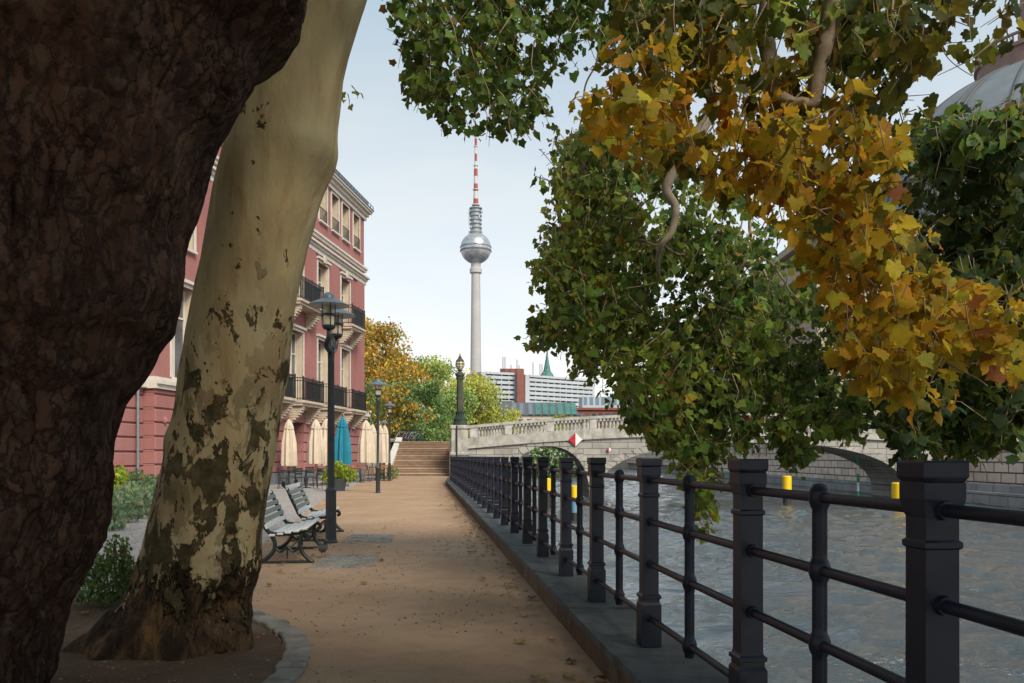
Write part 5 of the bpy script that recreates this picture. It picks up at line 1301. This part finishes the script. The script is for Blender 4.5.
for (py, r_) in ((205.5, 4.2), (190, 3.0), (166, 2.4), (147, 2.0)): MB().lathe([(r_, pz(py)), (r_, pz(py) + .9)], tc_, 16).build('mast_platform', M['panel_white'], tt)

# slab block
def slab(px0, px1, py0, py1, pyb, d0, d1, floors, t, nm):
    a = Vector(W(px0, py0, d0)); b = Vector(W(px1, py1, d1)); zt0, zt1 = a.z, b.z; zb = ST
    u = Vector((b.x - a.x, b.y - a.y, 0)); Ln = u.length; u.normalize(); nrm = Vector((u.y, -u.x, 0)); rz = math.atan2(u.y, u.x)
    zt = (zt0 + zt1) / 2; fh = (zt - W(px0, pyb, d0)[2]) / floors
    def bx(mb, s0, s1, o0, o1, z0, z1):
        c = a + u * ((s0 + s1) / 2) + nrm * ((o0 + o1) / 2); mb.box((c.x, c.y, (z0 + z1) / 2), (s1 - s0, abs(o1 - o0), z1 - z0), rz)
    mb = MB(); bx(mb, 0, Ln, -14, -1.5, zb, zt); mb.build('wall', M['panel_blue'], t)
    mb = MB(); bx(mb, -.3, 1.5, -14, .02, zb, zt + .5); bx(mb, Ln - .8, Ln + .3, -14, .02, zb, zt + .5); bx(mb, 1.5, Ln - .8, -13.9, .3, zt - .25, zt + .55); mb.build('end_panel', M['panel_white'], t)
    for f in range(floors + 5):
        z = zt - (f + 1) * fh
        if z < zb: break
        mb = MB(); bx(mb, 1.5, Ln - .8, -1.4, 0, z - .12, z + .95); mb.build('balcony_band', M['panel_white'], t)
        mb = MB(); bx(mb, 1.6, Ln - .9, -1.49, -1.35, z + 1.0, z + fh - .3); wr = mb.build('window_row', M['far_window'], t)
        s = 1.6
        while s < Ln - 1.5: mb = MB(); bx(mb, s, s + .25, -1.35, -.1, z + .95, z + fh - .13); s += 3.0; mb.build('partition', M['panel_white'], wr)
    return a, u, nrm, Ln, rz, zt
sb = thing('slab_block', 'long white balcony block with brown-red stair towers behind the bridge', 'building', (0, 300, ST))
slab(482, 517, 372.5, 375, 412, 300, 306, 8, sb, 'a'); slab(526, 594, 376, 381, 412, 309, 330, 8, sb, 'b')
def tower_box(px0, px1, py0, d, m, nm, dep=16):
    p, q = W(px0, py0, d), W(px1, py0, d); return MB().box2((p[0], d, ST), (q[0], d + dep, p[2])).build(nm, m, sb)
tower_box(517.2, 524, 369, 303, M['red_brick'], 'stair_tower'); tower_box(468, 481.3, 374, 299, M['red_brick'], 'stair_tower'); tower_box(500, 523, 368.6, 319, M['red_brick'], 'lift_house', 8)
mb = MB()
for (px, h) in ((503, 6), (505, 6), (511, 3), (517, 5), (519, 3), (533, 4), (540, 3.4), (542, 3.2)):
    p = W(px, 373, 318); mb.tube([(p[0], 318, p[2] - 2), (p[0], 318, p[2] + h)], .14, 5)
mb.build('roof_mast', M['steel_grey'], sb)
# church spire
g = W(547, 380, 500); t = thing('church_spire', 'slim green copper church spire poking above the white slab block', 'church', (g[0], 500, ST))
cc = (g[0], 500, 0); MB().lathe([(4.2, ST), (4.2, g[2])], cc, 8).build('tower', M['red_brick'], t)
MB().lathe([(5.0, g[2]), (4.4, g[2] + 1.6), (3.2, g[2] + 4), (2.4, g[2] + 4.6), (1.9, g[2] + 6.5), (.9, g[2] + 12), (.35, g[2] + 16)], cc, 8).build('spire', M['copper'], t)
MB().lathe([(.25, g[2] + 16), (.25, g[2] + 19), (.6, g[2] + 19.4), (.6, g[2] + 20), (.12, g[2] + 20.4), (.12, g[2] + 23)], cc, 8).build('finial', M['pile_dark'], t)
# mansard house with copper bays
t = thing('mansard_house', 'cream house with slate mansard roof and green copper bays', 'building', (12, 205, ST)); dH = 205
a = W(498, 417, dH); b = W(578, 417, dH); e = W(515, 402.5, dH + 4); MB().box2((a[0], dH, ST), (b[0], dH + 14, a[2] + .4)).build('wall', M['cream_wall'], t)
mb = MB(); mb.add([(a[0] - .3, dH - .4, a[2] + .4), (b[0] + .3, dH - .4, a[2] + .4), (b[0] - 1, dH + 4, e[2]), (a[0] + 1, dH + 4, e[2]), (a[0] - .3, dH + 15, a[2] + .4), (b[0] + .3, dH + 15, a[2] + .4), (b[0] - 1, dH + 11, e[2]), (a[0] + 1, dH + 11, e[2])], [(0, 1, 2, 3), (1, 5, 6, 2), (5, 4, 7, 6), (4, 0, 3, 7), (3, 2, 6, 7)]); mb.build('roof', M['roof_slate'], t)
for k, px in enumerate((514, 521.5, 530.5, 538, 545.5, 553, 560.5, 568, 574)):
    p = W(px, 416, dH); mb = MB(); w_ = .5 if k < 3 else .62; zt = e[2] - .2; zb_ = a[2] + .6
    mb.add([(p[0] - w_, dH - .5, zb_), (p[0] + w_, dH - .5, zb_), (p[0] + w_, dH + 3.6, zt), (p[0] - w_, dH + 3.6, zt), (p[0] - w_, dH - .1, zb_ - .1), (p[0] + w_, dH - .1, zb_ - .1), (p[0] + w_, dH + 4, zt - .3), (p[0] - w_, dH + 4, zt - .3)], [(0, 1, 2, 3), (0, 3, 7, 4), (1, 5, 6, 2), (3, 2, 6, 7)])
    mb.build('skylight' if k < 3 else 'copper_bay', M['zinc'] if k < 3 else M['copper'], t)
x = a[0] + 1
while x < b[0] - 1: MB().box2((x, dH - .05, ST + 1.5), (x + 1.1, dH - .004, a[2] - .5)).build('window', M['glass'], t); x += 2.0
a = W(468, 404, 190); b = W(506, 404, 190); MB()
block_house('dark_roofed_house', 'grey house with flat dark roof beside the mansard house', 'building', W(494, 404, 215)[0], W(512, 404, 215)[0], 215, 228, ST, W(500, 401, 215)[2], M['roof_slate'], 5, 4)
x0_, x1_ = W(583, 400, 260)[0], W(604, 400, 260)[0]
block_house('blue_glass_house', 'white gridded office house with blue windows beyond the slab block', 'building', x0_, x1_ + 30, 262, 276, ST, W(590, 396.5, 262)[2], M['panel_white'], 20, 5, None, plain('blue_glass', (.16, .24, .32), .2), .6, .7)
x0_, x1_ = W(578, 400, 225)[0], W(604, 400, 225)[0]
block_house('red_roofed_house', 'low house with brick red roof behind the bridge parapet', 'building', x0_, x1_ + 14, 226, 240, ST, W(590, 410, 226)[2], M['red_brick'], 12, 2, M['red_brick'])

# ================================================================= FAR TREES
def far_tree(lab, px, d, zb, ztop, rad, cols, nlobes, nleaf, size, seed, grp='trees beyond the steps', low=.25, name='tree'):
    rng = np.random.default_rng(seed); x = (px - 512) / F * d; t = thing(name, lab, 'tree', (x, d, zb), 0, grp); hh = ztop - zb
    ch = []; cen = []
    for k in range(nlobes):
        f = rng.uniform(low, .93); wr = rad * math.sqrt(max(.08, 1 - ((f - .48) / .55) ** 2)); a = rng.uniform(0, 6.28); rr = wr * rng.uniform(.25, .9)
        c = np.array([x + rr * math.cos(a), d + rr * math.sin(a), zb + hh * f]); r = rad * rng.uniform(.22, .42); cen.append(c)
        n = int(nleaf / nlobes); u = unit(rng.normal(0, 1, (n, 3))); P = c + u * r * np.array([1, 1, .8]) * (rng.uniform(.12, 1, (n, 1)) ** .45)
        P = P + rng.normal(0, .12, P.shape); P = P[P[:, 2] < ztop + .4]
        tone = rng.uniform(.72, 1.28); hue = int(rng.integers(0, len(cols)))
        cc = [(tuple(v * tone for v in q[0]), q[1] * (3 if i == hue else 1)) for i, q in enumerate(cols)]
        ch.append(leafy(P, size, cc, LEAF_Q, None, .22, 1.5))
    leaf_object('crown', ch, M['leaf_far'], t)
    mb = MB(); top = (x, d, zb + hh * .6); mb.tube([(x, d, zb - .1), (x + .05, d, zb + hh * .25), top], [.022 * hh, .018 * hh, .007 * hh], 10)
    for c in cen[::2]: s = (x, d, zb + hh * random.uniform(.2, .5)); mb.tube([s, tuple((np.array(s) + c) / 2 + np.array([0, 0, .2])), tuple(c)], [.008 * hh, .006 * hh, .002 * hh], 6)
    mb.build('trunk', M['bark_far'], t, True)
ORG = [((.40, .22, .03), 3), ((.32, .20, .035), 3), ((.20, .19, .04), 2), ((.42, .16, .025), 1.0), ((.15, .17, .04), 1.4)]
YG = [((.29, .30, .06), 3), ((.22, .26, .06), 3), ((.35, .32, .07), 1.4), ((.15, .20, .05), 1)]
MG = [((.18, .25, .075), 3), ((.13, .20, .06), 3), ((.24, .29, .09), 1.5)]
DG = [((.075, .135, .045), 3), ((.10, .165, .055), 3), ((.15, .20, .065), 1)]
far_tree('orange and amber autumn tree rising beside the end of the pink house', 382, 82, ST, 14.4, 4.9, ORG, 34, 8200, .30, 11)
far_tree('olive orange tree between the amber tree and the green ones', 362, 90, ST, 16.6, 5.0, ORG[1:], 28, 5200, .34, 12)
far_tree('pale green feathery tree with light upper twigs behind the steps', 428, 92, ST, 12.0, 3.6, [((.24, .30, .10), 3), ((.18, .26, .07), 3), ((.32, .33, .09), 1)], 28, 6200, .28, 13)
far_tree('dark green bushy tree right behind the top of the steps', 420, 74, ST, 7.8, 3.2, DG, 26, 6200, .24, 14, low=.05)
far_tree('mid green leaning tree beside the bridge lamp', 444, 80, ST, 8.6, 3.2, MG, 26, 6200, .24, 15, low=.05)
far_tree('broad yellow-green tree behind the bridge lamp', 475, 88, ST, 9.9, 4.5, YG, 36, 11500, .25, 16, low=.02)
far_tree('small yellow bushy tree just over the bridge balustrade', 506, 96, ST, 6.6, 2.6, [((.32, .30, .045), 3), ((.24, .25, .045), 2)], 14, 2400, .24, 17, low=.1)
far_tree('low yellow-green tree before the mansard house', 560, 150, ST, 8.6, 3.5, YG, 14, 1600, .4, 18, low=.1)
far_tree('dark rusty tree showing between the parasols and the lamps', 398, 68, ST, 7.2, 2.8, ORG[:2] + DG, 22, 3800, .24, 19, low=.05)
far_tree('green tree behind the wide cream parasol', 372, 72, 0, 8.2, 2.8, DG, 20, 3200, .26, 20, low=.05)

# bicycles parked at the top of the steps
def bicycle(col, nm):
    o = Vector((0, 0, 0)); t = thing('bicycle', '', 'bicycle'); m = plain('bike_' + nm, col, .4)
    for x in (-.53, .53):
        mb = MB(); mb.tube([(x + .33 * math.cos(a), 0, .33 + .33 * math.sin(a)) for a in [k * 2 * math.pi / 20 for k in range(21)]], .022, 6)
        wv = mb.build('wheel', M['tyre'], t); mb = MB()
        for k in range(8): a = k * math.pi / 4; mb.tube([(x, 0, .33), (x + .31 * math.cos(a), 0, .33 + .31 * math.sin(a))], .004, 3)
        mb.build('spokes', M['zinc'], wv)
    mb = MB()
    for a, b in (((-.53, .33), (-.18, .86)), ((-.53, .33), (-.05, .30)), ((-.05, .30), (-.2, .90)), ((-.05, .30), (.38, .78)), ((-.18, .82), (.36, .86)), ((.36, .92), (.53, .33))): mb.tube([(a[0], 0, a[1]), (b[0], 0, b[1])], .024, 6)
    mb.build('frame', m, t)
    MB().box((-.22, 0, .94), (.26, .15, .06), 0, .02).build('saddle', M['tyre'], t)
    MB().tube([(.30, -.28, 1.05), (.38, -.2, 1.02), (.36, 0, .98), (.38, .2, 1.02), (.30, .28, 1.05)], .018, 6).build('handlebar', M['dark_metal'], t)
    return t
for k, (px, d, rz, col, nm) in enumerate(((396, 68.0, 1.0, (.02, .02, .022), 'black'), (401, 67.4, .7, (.30, .32, .34), 'silver'), (405.5, 67.8, 1.1, (.22, .025, .025), 'red'), (410, 67.2, .8, (.04, .07, .15), 'blue'), (414, 67.8, .5, (.45, .45, .44), 'white'), (418, 67.3, .9, (.03, .08, .05), 'dark green'))):
    b = bicycle(col, nm); b.location = at(px, d, ST); b.rotation_euler.z = rz
    b['label'] = nm + ' bicycle parked in the row at the top of the stone steps'; b['group'] = 'bicycles parked above the steps'
